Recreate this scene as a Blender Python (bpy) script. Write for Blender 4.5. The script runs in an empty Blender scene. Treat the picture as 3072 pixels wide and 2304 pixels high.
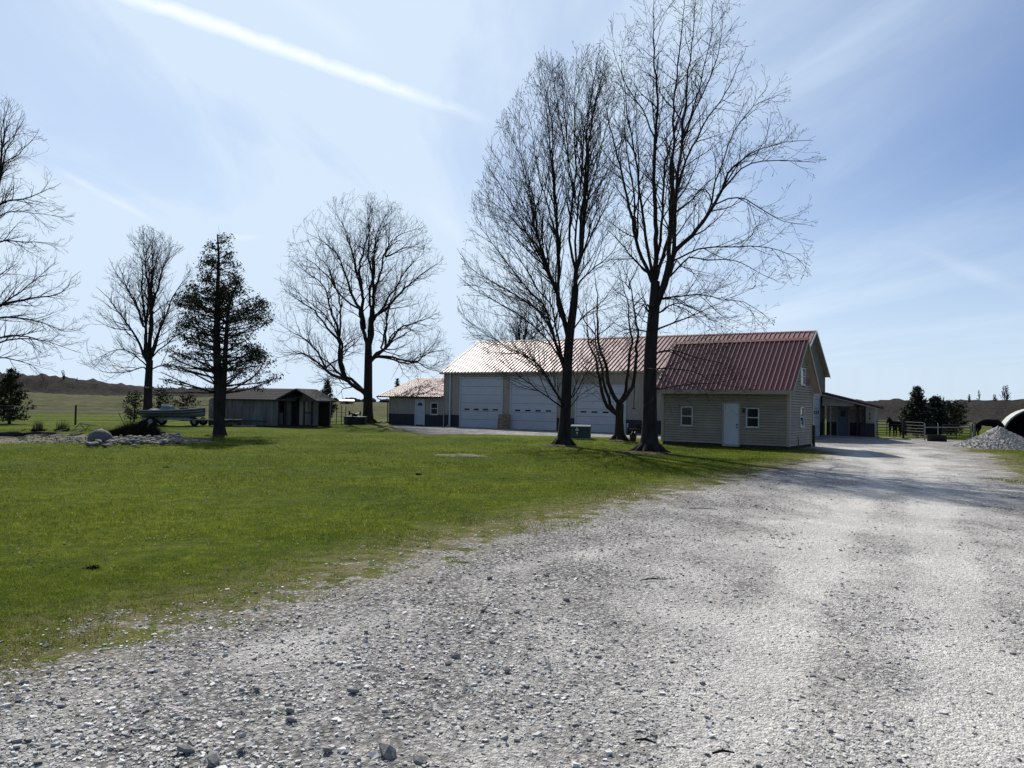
import bpy, bmesh, math, random
import numpy as np
from mathutils import Vector, Matrix, Quaternion
random.seed(7); rng = np.random.default_rng(7)
S = bpy.context.scene
COL = S.collection

# ------------------------------------------------------------------ camera
F, CH = 2307.0, 1.85                      # focal length in photo pixels (3072 wide), eye height
PIT, ROL = math.radians(1.455), math.radians(1.0)
FW = Vector((0, math.cos(PIT), math.sin(PIT)))
_r0 = Vector((1, 0, 0)); _u0 = Vector((0, -math.sin(PIT), math.cos(PIT)))
RI = math.cos(ROL)*_r0 + math.sin(ROL)*_u0
UP = -math.sin(ROL)*_r0 + math.cos(ROL)*_u0
EYE = Vector((0, 0, CH))
cd = bpy.data.cameras.new('camera'); cam = bpy.data.objects.new('camera', cd); COL.objects.link(cam)
cd.sensor_width = 36; cd.lens = 36*F/3072; cd.clip_start = 0.05; cd.clip_end = 9000
M = Matrix(((RI.x, UP.x, -FW.x, 0), (RI.y, UP.y, -FW.y, 0), (RI.z, UP.z, -FW.z, CH), (0, 0, 0, 1)))
cam.matrix_world = M
S.camera = cam
S.render.resolution_x, S.render.resolution_y = 1024, 768

def ray(x, y): return FW*F + RI*(x-1536) - UP*(y-1152)
def G(x, y, z=0.0):
    d = ray(x, y); return EYE + d*((z-CH)/d.z)
def D(x, y, Y):
    d = ray(x, y); return EYE + d*(Y/d.y)

# ------------------------------------------------------------------ sky and sun
SUN_AZ, SUN_EL = math.radians(-20), math.radians(42)     # azimuth from +Y towards +X
SD = Vector((math.sin(SUN_AZ)*math.cos(SUN_EL), math.cos(SUN_AZ)*math.cos(SUN_EL), math.sin(SUN_EL)))
W = bpy.data.worlds.new('World'); S.world = W; W.use_nodes = True
nt = W.node_tree; nt.nodes.clear()
def wn(t, **k):
    n = nt.nodes.new(t)
    for a, b in k.items(): setattr(n, a, b)
    return n
def wl(a, b): nt.links.new(a, b)
def wmath(op, a, b=None, clamp=False):
    n = wn('ShaderNodeMath', operation=op, use_clamp=clamp)
    for i, v in enumerate((a, b)):
        if v is None: continue
        if isinstance(v, (int, float)): n.inputs[i].default_value = v
        else: wl(v, n.inputs[i])
    return n.outputs[0]
sky = wn('ShaderNodeTexSky'); sky.sky_type = 'NISHITA'; sky.sun_disc = False
sky.sun_elevation = SUN_EL; sky.sun_rotation = SUN_AZ
sky.air_density = 1.0; sky.dust_density = 0.5; sky.ozone_density = 1.4; sky.altitude = 250
tc = wn('ShaderNodeTexCoord')
nrm = wn('ShaderNodeVectorMath', operation='NORMALIZE'); wl(tc.outputs['Generated'], nrm.inputs[0])
DIR = nrm.outputs[0]
def wdot(vec):
    n = wn('ShaderNodeVectorMath', operation='DOT_PRODUCT'); wl(DIR, n.inputs[0]); n.inputs[1].default_value = vec
    return n.outputs['Value']
def wrange(v, a, b, c=0.0, d=1.0):
    n = wn('ShaderNodeMapRange'); n.interpolation_type = 'SMOOTHSTEP'; wl(v, n.inputs[0])
    for i, q in enumerate((a, b, c, d)): n.inputs[i+1].default_value = q
    return n.outputs[0]
sep = wn('ShaderNodeSeparateXYZ'); wl(DIR, sep.inputs[0])
# thin cirrus: the direction is projected to a high flat layer, stretched along the wind
zc = wmath('MAXIMUM', sep.outputs['Z'], 0.05)
px_ = wmath('DIVIDE', sep.outputs['X'], zc); py_ = wmath('DIVIDE', sep.outputs['Y'], zc)
cmb = wn('ShaderNodeCombineXYZ'); wl(px_, cmb.inputs[0]); wl(py_, cmb.inputs[1])
mp = wn('ShaderNodeMapping'); wl(cmb.outputs[0], mp.inputs[0]); mp.inputs['Rotation'].default_value = (0, 0, math.radians(33)); mp.inputs['Scale'].default_value = (0.9, 0.22, 1)
nz = wn('ShaderNodeTexNoise'); wl(mp.outputs[0], nz.inputs['Vector']); nz.inputs['Scale'].default_value = 1.1; nz.inputs['Detail'].default_value = 7; nz.inputs['Roughness'].default_value = 0.58; nz.inputs['Distortion'].default_value = 0.6
cir = wrange(nz.outputs['Fac'], 0.38, 0.74, 0.0, 0.62)
# more veil on the sun's side
veil = wrange(wdot((SD.x, SD.y, SD.z)), 0.45, 1.0, 0.12, 1.0)
cirv = wmath('MULTIPLY', cir, wmath('ADD', veil, 0.08))
hz = wrange(sep.outputs['Z'], 0.0, 0.32, 0.85, 0.06)
hz2 = wmath('MULTIPLY', hz, wrange(wdot((SD.x, SD.y, SD.z)), -0.5, 0.85, 0.45, 1.0))
fwd = wrange(wdot((SD.x, SD.y, SD.z)), 0.52, 0.98, 0.0, 0.66)
tot = wmath('ADD', wmath('ADD', cirv, hz2), fwd, True)
tot = wmath('MINIMUM', tot, 0.97)
nzc = wn('ShaderNodeTexNoise'); wl(DIR, nzc.inputs['Vector']); nzc.inputs['Scale'].default_value = 26; nzc.inputs['Detail'].default_value = 6
def contrail(a, b, w0, w1, amt, soft=0.5, st=None):
    A = ray(*a).normalized(); B = ray(*b).normalized()
    n = A.cross(B).normalized(); t = (B-A); t = t - n*t.dot(n); L0 = A.dot(t.normalized()); L1 = B.dot(t.normalized()); t.normalize()
    dist = wmath('ABSOLUTE', wmath('ADD', wdot(n), wmath('MULTIPLY', wmath('SUBTRACT', nzc.outputs['Fac'], 0.5), w0*0.9)))
    al = wdot(t)
    wid = wrange(al, L0, L1, w0, w1)
    prof = wmath('SUBTRACT', 1.0, wmath('DIVIDE', dist, wid), True)
    prof = wmath('POWER', prof, soft)
    fade = wrange(al, L0+(L1-L0)*0.55, L1, 1.0, 0.0)
    front = wrange(wdot(FW), 0.0, 0.3)
    if st: fade = wmath('MULTIPLY', fade, wrange(al, L0, L0+(L1-L0)*st, 0.0, 1.0))
    m = wmath('MULTIPLY', wmath('MULTIPLY', prof, fade), front)
    m = wmath('MULTIPLY', m, wrange(nzc.outputs['Fac'], 0.25, 0.6, 0.55, 1.0))
    return wmath('MULTIPLY', m, amt)
trail = None
for args in [((250, -60), (1560, 395), 0.0105, 0.0095, 0.95, 0.9), ((120, 480), (520, 700), 0.006, 0.004, 0.26, 0.9, .3),
             ((820, -40), (1180, 210), 0.02, 0.02, 0.12, 1.0), ((3120, 895), (2700, 730), 0.012, 0.010, 0.16, 1.0, .3),
             ((1240, 560), (1420, 760), 0.016, 0.012, 0.16, 1.0, .4), ((640, 715), (800, 708), 0.006, 0.005, 0.30, 1.0, .4)]:
    c_ = contrail(*args); trail = c_ if trail is None else wmath('ADD', trail, c_, True)
mixc = wn('ShaderNodeMix', data_type='RGBA'); wl(tot, mixc.inputs[0])
boost = wn('ShaderNodeMix', data_type='RGBA', blend_type='MULTIPLY'); boost.inputs[0].default_value = 1.0
wl(sky.outputs[0], boost.inputs[6]); boost.inputs[7].default_value = (0.82, 1.0, 1.34, 1)
wl(boost.outputs[2], mixc.inputs[6]); mixc.inputs[7].default_value = (9.3, 11.2, 13.4, 1)
mixt = wn('ShaderNodeMix', data_type='RGBA'); wl(trail, mixt.inputs[0]); wl(mixc.outputs[2], mixt.inputs[6]); mixt.inputs[7].default_value = (14.0, 14.8, 15.4, 1)
bg = wn('ShaderNodeBackground'); wl(mixt.outputs[2], bg.inputs[0]); bg.inputs[1].default_value = 0.06
wo = wn('ShaderNodeOutputWorld'); wl(bg.outputs[0], wo.inputs[0])
sl = bpy.data.lights.new('sun', 'SUN'); sl.energy = 5.0; sl.angle = math.radians(0.53); sl.color = (1.0, 0.955, 0.88)
so = bpy.data.objects.new('sun', sl); COL.objects.link(so); so.rotation_euler = SD.to_track_quat('Z', 'Y').to_euler(); so.location = (0, 0, 30)
S.view_settings.view_transform = 'Standard'; S.view_settings.look = 'None'; S.view_settings.exposure = 0.3; S.view_settings.gamma = 1.0
S.view_settings.use_curve_mapping = False

# ------------------------------------------------------------------ helpers
def tag(o, label=None, cat=None, group=None, kind=None):
    if label: o['label'] = label
    if cat: o['category'] = cat
    if group: o['group'] = group
    if kind: o['kind'] = kind
    return o
def empty(name, loc=(0, 0, 0), rz=0.0, label=None, cat=None, group=None):
    o = bpy.data.objects.new(name, None); COL.objects.link(o); o.location = loc; o.rotation_euler = (0, 0, rz)
    o.empty_display_size = 0.2
    return tag(o, label, cat, group)
def place(name, mesh, mat, parent=None, loc=None, rot=None, scale=None):
    o = bpy.data.objects.new(name, mesh); COL.objects.link(o)
    if mat and not mesh.materials: mesh.materials.append(mat)
    if parent: o.parent = parent
    if loc is not None: o.location = loc
    if rot is not None: o.rotation_euler = rot
    if scale is not None: o.scale = scale
    return o
def np_mesh(name, V, Fc, smooth=False, attrs=None):
    """V (n,3) array, Fc (m,k) array of faces that all have k corners"""
    me = bpy.data.meshes.new(name)
    V = np.asarray(V, dtype=np.float32); Fc = np.asarray(Fc, dtype=np.int32)
    n, k = Fc.shape
    me.vertices.add(len(V)); me.vertices.foreach_set('co', V.ravel())
    me.loops.add(n*k); me.loops.foreach_set('vertex_index', Fc.ravel())
    me.polygons.add(n); me.polygons.foreach_set('loop_start', np.arange(0, n*k, k, dtype=np.int32))
    try: me.polygons.foreach_set('loop_total', np.full(n, k, dtype=np.int32))
    except Exception: pass
    me.polygons.foreach_set('use_smooth', np.full(n, smooth, dtype=bool))
    for an, av in (attrs or {}).items():
        a = me.attributes.new(an, 'FLOAT', 'POINT'); a.data.foreach_set('value', np.asarray(av, dtype=np.float32))
    me.update(); me.validate()
    return me
class MB:
    def __init__(s): s.v = []; s.f = []
    def add(s, vs, fs):
        b = len(s.v); s.v += [tuple(v) for v in vs]; s.f += [tuple(b+i for i in f) for f in fs]; return s
    def box(s, x0, x1, y0, y1, z0, z1):
        return s.add([(x0,y0,z0),(x1,y0,z0),(x1,y1,z0),(x0,y1,z0),(x0,y0,z1),(x1,y0,z1),(x1,y1,z1),(x0,y1,z1)],
                     [(0,3,2,1),(4,5,6,7),(0,1,5,4),(1,2,6,5),(2,3,7,6),(3,0,4,7)])
    def hexa(s, p): return s.add(p, [(0,3,2,1),(4,5,6,7),(0,1,5,4),(1,2,6,5),(2,3,7,6),(3,0,4,7)])
    def beam(s, a, b, w, h=None):
        a = Vector(a); b = Vector(b); d = (b-a).normalized(); h = h or w
        ref = Vector((0,0,1)) if abs(d.z) < .95 else Vector((0,1,0))
        x = d.cross(ref).normalized()*w/2; y = d.cross(x).normalized()*h/2
        return s.hexa([a-x-y, a+x-y, a+x+y, a-x+y, b-x-y, b+x-y, b+x+y, b-x+y])
    def tube(s, pts, rad, n=8, cap=True):
        pts = [Vector(p) for p in pts]
        if isinstance(rad, (int, float)): rad = [rad]*len(pts)
        vs = []; fs = []
        for i, p in enumerate(pts):
            d = (pts[min(i+1, len(pts)-1)] - pts[max(i-1, 0)]).normalized()
            ref = Vector((0,0,1)) if abs(d.z) < .9 else Vector((1,0,0))
            x = d.cross(ref).normalized(); y = d.cross(x)
            for k in range(n):
                a = 2*math.pi*k/n; vs.append(p + (x*math.cos(a)+y*math.sin(a))*rad[i])
        for i in range(len(pts)-1):
            for k in range(n): fs.append((i*n+k, i*n+(k+1)%n, (i+1)*n+(k+1)%n, (i+1)*n+k))
        if cap: fs.append(tuple(range(n))[::-1]); fs.append(tuple((len(pts)-1)*n+k for k in range(n)))
        return s.add(vs, fs)
    def prism(s, poly, y0, y1):      # polygon in x,z extruded along y
        n = len(poly); vs = [(x, y0, z) for x, z in poly] + [(x, y1, z) for x, z in poly]
        fs = [tuple(range(n)), tuple(range(2*n-1, n-1, -1))] + [(i, i+n, (i+1)%n+n, (i+1)%n) for i in range(n)]
        return s.add(vs, fs)
    def prism_x(s, poly, x0, x1):    # polygon in y,z extruded along x
        n = len(poly); vs = [(x0, y, z) for y, z in poly] + [(x1, y, z) for y, z in poly]
        fs = [tuple(range(n)), tuple(range(2*n-1, n-1, -1))] + [(i, i+n, (i+1)%n+n, (i+1)%n) for i in range(n)]
        return s.add(vs, fs)
    def mesh(s, name, smooth=False):
        me = bpy.data.meshes.new(name); me.from_pydata(s.v, [], s.f); me.update()
        bm = bmesh.new(); bm.from_mesh(me); bmesh.ops.recalc_face_normals(bm, faces=bm.faces); bm.to_mesh(me); bm.free()
        if smooth: me.polygons.foreach_set('use_smooth', [True]*len(me.polygons))
        return me
    def build(s, name, mat, parent=None, smooth=False, **k):
        return place(name, s.mesh(name, smooth), mat, parent, **k)

# ------------------------------------------------------------------ materials
def mat(name, col, rough=0.8, spec=0.3, metal=0.0, var=0.0, vscale=3.0, bump=0.0, bscale=20.0, col2=None, coord='Object', stretch=None, coat=0.0, orand=0.0):
    m = bpy.data.materials.new(name); m.use_nodes = True; t = m.node_tree; b = t.nodes['Principled BSDF']
    b.inputs['Base Color'].default_value = (*col, 1); b.inputs['Roughness'].default_value = rough
    b.inputs['Specular IOR Level'].default_value = spec; b.inputs['Metallic'].default_value = metal; b.inputs['Coat Weight'].default_value = coat
    if coat: b.inputs['Coat Roughness'].default_value = 0.25
    if var or col2 or bump:
        tcn = t.nodes.new('ShaderNodeTexCoord'); src = tcn.outputs[coord]
        if stretch:
            mpn = t.nodes.new('ShaderNodeMapping'); mpn.inputs['Scale'].default_value = stretch; t.links.new(src, mpn.inputs[0]); src = mpn.outputs[0]
    if var or col2:
        n = t.nodes.new('ShaderNodeTexNoise'); n.inputs['Scale'].default_value = vscale; n.inputs['Detail'].default_value = 6; t.links.new(src, n.inputs['Vector'])
        n.inputs['Roughness'].default_value = 0.65
        r = t.nodes.new('ShaderNodeValToRGB')
        c2 = col2 if col2 else tuple(c*(1+var) for c in col); c1 = col if col2 else tuple(c*(1-var) for c in col)
        r.color_ramp.elements[0].position = 0.32; r.color_ramp.elements[1].position = 0.68
        r.color_ramp.elements[0].color = (*c1, 1); r.color_ramp.elements[1].color = (*c2, 1)
        t.links.new(n.outputs['Fac'], r.inputs[0]); t.links.new(r.outputs[0], b.inputs['Base Color'])
    if orand:
        oi = t.nodes.new('ShaderNodeObjectInfo'); mr = t.nodes.new('ShaderNodeMapRange'); mr.inputs[3].default_value = 1-orand; mr.inputs[4].default_value = 1+orand; t.links.new(oi.outputs['Random'], mr.inputs[0])
        sc = t.nodes.new('ShaderNodeVectorMath'); sc.operation = 'SCALE'; t.links.new(mr.outputs[0], sc.inputs['Scale'])
        if b.inputs['Base Color'].links: t.links.new(b.inputs['Base Color'].links[0].from_socket, sc.inputs[0])
        else: sc.inputs[0].default_value = col
        t.links.new(sc.outputs[0], b.inputs['Base Color'])
    if bump:
        n2 = t.nodes.new('ShaderNodeTexNoise'); n2.inputs['Scale'].default_value = bscale; n2.inputs['Detail'].default_value = 5; t.links.new(src, n2.inputs['Vector'])
        bp = t.nodes.new('ShaderNodeBump'); bp.inputs['Strength'].default_value = bump; bp.inputs['Distance'].default_value = 0.03
        t.links.new(n2.outputs['Fac'], bp.inputs['Height']); t.links.new(bp.outputs[0], b.inputs['Normal'])
    return m
MT = {}
MT['bark'] = mat('bark', (.030,.026,.024), .95, .1, var=.45, vscale=6, bump=.8, bscale=14, stretch=(1,1,.25))
MT['twig'] = mat('twig', (.048,.038,.033), .9, .12)
MT['bark_pale'] = mat('bark_pale', (.05,.042,.036), .95, .1, var=.35, vscale=6)
MT['needle'] = mat('needle', (.018,.030,.012), .75, .2, var=.4, vscale=1.5)
MT['needle_blue'] = mat('needle_blue', (.018,.028,.018), .75, .2, var=.4, vscale=1.5)
MT['cedar'] = mat('cedar', (.032,.038,.013), .8, .2, var=.5, vscale=1.2)
MT['shrub'] = mat('shrub', (.030,.036,.014), .8, .2, var=.4, vscale=2)
MT['red_metal'] = mat('red_metal', (.175,.062,.062), .49, .42, metal=0.05, var=.2, vscale=1.3, orand=.10)
MT['red_trim'] = mat('red_trim', (.13,.025,.027), .62, .25)
MT['tan_panel'] = mat('tan_panel', (.30,.275,.22), .5, .4, var=.12, vscale=1.6, orand=.06, stretch=(1,1,.35))
MT['navy'] = mat('navy', (.012,.014,.022), .5, .4)
MT['white_trim'] = mat('white_trim', (.47,.49,.50), .5, .4, var=.06, vscale=3)
MT['door_white'] = mat('door_white', (.45,.475,.49), .45, .4, var=.07, vscale=1.1, orand=.04)
MT['siding'] = mat('siding', (.285,.24,.18), .6, .35, var=.14, vscale=1.5, orand=.07)
MT['siding_trim'] = mat('siding_trim', (.31,.27,.215), .6, .35)
MT['glass'] = mat('glass', (.015,.018,.02), .06, .6)
MT['dark'] = mat('dark', (.012,.012,.013), .7, .2)
MT['black_metal'] = mat('black_metal', (.018,.018,.018), .5, .4)
MT['concrete'] = mat('concrete', (.30,.29,.27), .9, .2, var=.2, vscale=4)
MT['footing'] = mat('footing', (.045,.043,.04), .95, .1, var=.3, vscale=5)
MT['pallet'] = mat('pallet', (.27,.20,.13), .9, .15, var=.4, vscale=8)
MT['wood_grey'] = mat('wood_grey', (.17,.165,.15), .9, .15, var=.35, vscale=5, stretch=(1,1,.15), orand=.15)
MT['wood_dark'] = mat('wood_dark', (.035,.028,.024), .85, .2, var=.3, vscale=4)
MT['shingle'] = mat('shingle', (.055,.052,.05), .95, .1, var=.4, vscale=9)
MT['green_box'] = mat('green_box', (.020,.042,.038), .5, .4)
MT['green_lid'] = mat('green_lid', (.10,.14,.13), .35, .5)
MT['sticker'] = mat('sticker', (.6,.6,.58), .6, .3)
MT['sticker_red'] = mat('sticker_red', (.45,.12,.10), .6, .3)
MT['stone'] = mat('stone', (.24,.23,.215), .9, .2, var=.4, vscale=4, bump=.4, bscale=12)
MT['stone2'] = mat('stone2', (.12,.115,.11), .9, .2, var=.4, vscale=4, bump=.4, bscale=12)
MT['boulder'] = mat('boulder', (.085,.08,.078), .9, .2, col2=(.19,.18,.17), vscale=5, bump=.6, bscale=9)
MT['hull'] = mat('hull', (.20,.21,.21), .4, .4, metal=.3, var=.1, vscale=2)
MT['hull_white'] = mat('hull_white', (.5,.5,.48), .5, .4)
MT['blue_plastic'] = mat('blue_plastic', (.10,.16,.20), .5, .4)
MT['rubber'] = mat('rubber', (.015,.015,.015), .85, .2)
MT['galv'] = mat('galv', (.22,.225,.225), .45, .5, metal=.5)
MT['horse'] = mat('horse', (.006,.005,.005), .8, .08)
MT['horse_brown'] = mat('horse_brown', (.022,.012,.008), .55, .3)
MT['hoop'] = mat('hoop', (.36,.36,.34), .6, .3, var=.08, vscale=2)
MT['reed'] = mat('reed', (.10,.095,.045), .9, .1, var=.4, vscale=3)
MT['dead'] = mat('dead', (.022,.019,.014), .95, .05, var=.6, vscale=6)
MT['log'] = mat('log', (.03,.026,.022), .95, .1, var=.5, vscale=6, bump=.6, bscale=12)
MT['pale_stick'] = mat('pale_stick', (.36,.33,.27), .9, .1, var=.3, vscale=5)
MT['green_chair'] = mat('green_chair', (.10,.22,.17), .5, .4)
MT['tank'] = mat('tank', (.02,.02,.022), .6, .3)
MT['far_wood'] = mat('far_wood', (.07,.075,.07), 1, .0, var=.3, vscale=.02)
MT['soil'] = mat('soil', (.055,.060,.028), .98, .05, col2=(.20,.185,.14), vscale=3.4, bump=.8, bscale=14)
MT['berm'] = mat('berm', (.016,.015,.0135), 1.0, .02, col2=(.048,.045,.040), vscale=1.6, bump=1.0, bscale=2.5)
MT['litter'] = mat('litter', (.07,.065,.04), .95, .1, col2=(.30,.28,.22), vscale=9)
MT['litter2'] = mat('litter2', (.10,.075,.035), .9, .1, col2=(.42,.38,.26), vscale=7)
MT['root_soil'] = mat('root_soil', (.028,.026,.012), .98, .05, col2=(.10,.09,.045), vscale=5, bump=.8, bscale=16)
MT['heap'] = mat('heap', (.25,.245,.23), .95, .1, col2=(.41,.40,.375), vscale=5, bump=1, bscale=16)

def grass_mat():
    m = bpy.data.materials.new('grass_blade'); m.use_nodes = True; t = m.node_tree; b = t.nodes['Principled BSDF']; out = t.nodes['Material Output']
    tcn = t.nodes.new('ShaderNodeTexCoord'); n = t.nodes.new('ShaderNodeTexNoise'); n.inputs['Scale'].default_value = 1.6; n.inputs['Detail'].default_value = 7; t.links.new(tcn.outputs['Object'], n.inputs['Vector'])
    n.inputs['Roughness'].default_value = .75
    r = t.nodes.new('ShaderNodeValToRGB'); e = r.color_ramp.elements; e[0].position = .3; e[1].position = .72
    e[0].color = (.043,.078,.001,1); e[1].color = (.172,.198,.009,1)
    t.links.new(n.outputs['Fac'], r.inputs[0])
    at = t.nodes.new('ShaderNodeAttribute'); at.attribute_name = 'dry'
    mx = t.nodes.new('ShaderNodeMix'); mx.data_type = 'RGBA'; t.links.new(at.outputs['Fac'], mx.inputs[0]); t.links.new(r.outputs[0], mx.inputs[6]); mx.inputs[7].default_value = (.30,.25,.13,1)
    ab = t.nodes.new('ShaderNodeAttribute'); ab.attribute_name = 'br'; mb = t.nodes.new('ShaderNodeVectorMath'); mb.operation = 'SCALE'; t.links.new(mx.outputs[2], mb.inputs[0]); t.links.new(ab.outputs['Fac'], mb.inputs['Scale'])
    t.links.new(mb.outputs[0], b.inputs['Base Color']); b.inputs['Roughness'].default_value = .75; b.inputs['Specular IOR Level'].default_value = .08
    tr = t.nodes.new('ShaderNodeBsdfTranslucent'); t.links.new(mb.outputs[0], tr.inputs[0])
    ms = t.nodes.new('ShaderNodeMixShader'); ms.inputs[0].default_value = .45; t.links.new(b.outputs[0], ms.inputs[1]); t.links.new(tr.outputs[0], ms.inputs[2]); t.links.new(ms.outputs[0], out.inputs[0])
    return m
MT['blade'] = grass_mat()

def yard_mat():
    """turf and gravel share one material: attribute g (metres inside the gravel edge) and dust (compacted wheel path)"""
    m = bpy.data.materials.new('yard'); m.use_nodes = True; t = m.node_tree; b = t.nodes['Principled BSDF']
    L = t.links.new
    def nd(ty): return t.nodes.new(ty)
    tcn = nd('ShaderNodeTexCoord'); P = tcn.outputs['Object']
    def noise(s, d=6, r=.6, stretch=None):
        n = nd('ShaderNodeTexNoise'); n.inputs['Scale'].default_value = s; n.inputs['Detail'].default_value = d; n.inputs['Roughness'].default_value = r
        if stretch:
            q = nd('ShaderNodeMapping'); q.inputs['Scale'].default_value = stretch; L(P, q.inputs[0]); L(q.outputs[0], n.inputs['Vector'])
        else: L(P, n.inputs['Vector'])
        return n.outputs['Fac']
    def ramp(v, stops):
        r = nd('ShaderNodeValToRGB'); e = r.color_ramp.elements
        while len(e) < len(stops): e.new(0.5)
        for el, (p, c) in zip(e, stops): el.position = p; el.color = (*c, 1)
        L(v, r.inputs[0]); return r.outputs[0]
    def math_(op, a, b_=None, cl=False):
        n = nd('ShaderNodeMath'); n.operation = op; n.use_clamp = cl
        for i, v in enumerate((a, b_)):
            if v is None: continue
            if isinstance(v, (int, float)): n.inputs[i].default_value = v
            else: L(v, n.inputs[i])
        return n.outputs[0]
    def mix(f, a, c):
        n = nd('ShaderNodeMix'); n.data_type = 'RGBA'
        if isinstance(f, float): n.inputs[0].default_value = f
        else: L(f, n.inputs[0])
        for i, v in ((6, a), (7, c)):
            if isinstance(v, tuple): n.inputs[i].default_value = (*v, 1)
            else: L(v, n.inputs[i])
        return n.outputs[2]
    def att(nm):
        a = nd('ShaderNodeAttribute'); a.attribute_name = nm; return a.outputs['Fac']
    g = att('g'); du = att('dust')
    # turf
    turf = ramp(noise(2.4, 8, .75), [(.28, (.030,.054,.001)), (.5, (.070,.102,.003)), (.72, (.150,.178,.010))])
    big = ramp(noise(.22, 4, .6), [(.35, (.62,.72,.6)), (.65, (1.32,1.2,1.25))])
    mm = nd('ShaderNodeMix'); mm.data_type = 'RGBA'; mm.blend_type = 'MULTIPLY'; mm.inputs[0].default_value = 1.0; L(turf, mm.inputs[6]); L(big, mm.inputs[7])
    turf = mm.outputs[2]
    mid = ramp(noise(7.5, 5, .7), [(.30, (.55,.60,.5)), (.70, (1.42,1.34,1.4))])
    mk = nd('ShaderNodeMix'); mk.data_type = 'RGBA'; mk.blend_type = 'MULTIPLY'; mk.inputs[0].default_value = .8; L(turf, mk.inputs[6]); L(mid, mk.inputs[7]); turf = mk.outputs[2]
    dryf = ramp(noise(34, 3, .7), [(.60, (0,0,0)), (.72, (1,1,1))])
    dryp = ramp(noise(.7, 7, .75), [(.44, (.10,.10,.10)), (.66, (1,1,1))])
    turf = mix(math_('MULTIPLY', dryf, dryp), turf, (.27,.24,.12))
    thatch = ramp(noise(.38, 8, .72), [(.60, (0,0,0)), (.72, (.45,.45,.45))])
    turf = mix(thatch, turf, (.17,.165,.07))
    fine = ramp(noise(60, 2, .6), [(.34, (.42,.42,.42)), (.66, (1.35,1.35,1.35))])
    m3 = nd('ShaderNodeMix'); m3.data_type = 'RGBA'; m3.blend_type = 'MULTIPLY'; m3.inputs[0].default_value = .85; L(turf, m3.inputs[6]); L(fine, m3.inputs[7]); turf = m3.outputs[2]
    # gravel
    vo = nd('ShaderNodeTexVoronoi'); vo.inputs['Scale'].default_value = 26; L(P, vo.inputs['Vector']); vo.inputs['Randomness'].default_value = 1
    sepc = nd('ShaderNodeSeparateColor'); L(vo.outputs['Color'], sepc.inputs[0])
    vf = nd('ShaderNodeTexVoronoi'); vf.inputs['Scale'].default_value = 75; L(P, vf.inputs['Vector']); sf = nd('ShaderNodeSeparateColor'); L(vf.outputs['Color'], sf.inputs[0])
    peb = ramp(sepc.outputs[0], [(.0, (.26,.25,.235)), (.5, (.43,.415,.39)), (.93, (.60,.58,.55)), (1.0, (.14,.14,.14))])
    edge = ramp(vo.outputs['Distance'], [(.30, (1,1,1)), (.62, (.30,.30,.31))])
    mg = nd('ShaderNodeMix'); mg.data_type = 'RGBA'; mg.blend_type = 'MULTIPLY'; mg.inputs[0].default_value = .9; L(peb, mg.inputs[6]); L(edge, mg.inputs[7])
    fines = ramp(noise(44, 5, .7), [(.3, (.48,.465,.435)), (.7, (.70,.68,.645))])
    fgr = ramp(sf.outputs[0], [(.0, (.62,.62,.62)), (.25, (.92,.92,.92)), (1.0, (1.12,1.12,1.12))])
    mf = nd('ShaderNodeMix'); mf.data_type = 'RGBA'; mf.blend_type = 'MULTIPLY'; mf.inputs[0].default_value = .8; L(fines, mf.inputs[6]); L(fgr, mf.inputs[7]); fines = mf.outputs[2]
    dm = math_('ADD', du, math_('MULTIPLY', math_('SUBTRACT', noise(.9, 7, .66, (1, .5, 1)), .5), 2.2))
    dm = ramp(dm, [(.16, (0,0,0)), (.80, (1,1,1))])
    speck = ramp(noise(22, 5, .75), [(.38, (.45,.45,.45)), (.56, (1,1,1))])
    dmx = math_('MULTIPLY', dm, speck)
    grav = mix(dmx, mg.outputs[2], fines)
    gbig = ramp(noise(.5, 5, .65), [(.33, (.84,.84,.835)), (.66, (1.16,1.15,1.13))])
    m4 = nd('ShaderNodeMix'); m4.data_type = 'RGBA'; m4.blend_type = 'MULTIPLY'; m4.inputs[0].default_value = 1.0; L(grav, m4.inputs[6]); L(gbig, m4.inputs[7]); grav = m4.outputs[2]
    # ragged edge
    ge = math_('ADD', g, math_('MULTIPLY', math_('SUBTRACT', noise(1.3, 10, .82), .5), 6.5))
    gf = ramp(math_('ADD', math_('MULTIPLY', ge, 1.4), .5), [(.42, (0,0,0)), (.60, (1,1,1))])
    col = mix(gf, turf, grav)
    # worn straw-coloured strip along the edge
    wear = math_('SUBTRACT', 1.0, math_('MULTIPLY', math_('ABSOLUTE', math_('ADD', g, .35)), .75), True)
    wf = math_('MULTIPLY', wear, ramp(noise(5, 7, .75), [(.40, (0,0,0)), (.58, (.85,.85,.85))]))
    col = mix(wf, col, (.20,.165,.095))
    L(col, b.inputs['Base Color']); b.inputs['Roughness'].default_value = 1.0; b.inputs['Specular IOR Level'].default_value = .05
    hgt = math_('ADD', math_('MULTIPLY', noise(34, 6, .8), .45), math_('ADD', math_('MULTIPLY', vo.outputs['Distance'], -.45), math_('MULTIPLY', vf.outputs['Distance'], -.35)))
    bp = nd('ShaderNodeBump'); bp.inputs['Strength'].default_value = .9; bp.inputs['Distance'].default_value = .045; L(hgt, bp.inputs['Height']); L(bp.outputs[0], b.inputs['Normal'])
    return m
MT['yard'] = yard_mat()
MT['field'] = mat('field', (.036,.039,.016), 1.0, .03, col2=(.100,.102,.046), vscale=1.5, bump=1.0, bscale=3.0, stretch=(.4, .8, 1))

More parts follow.
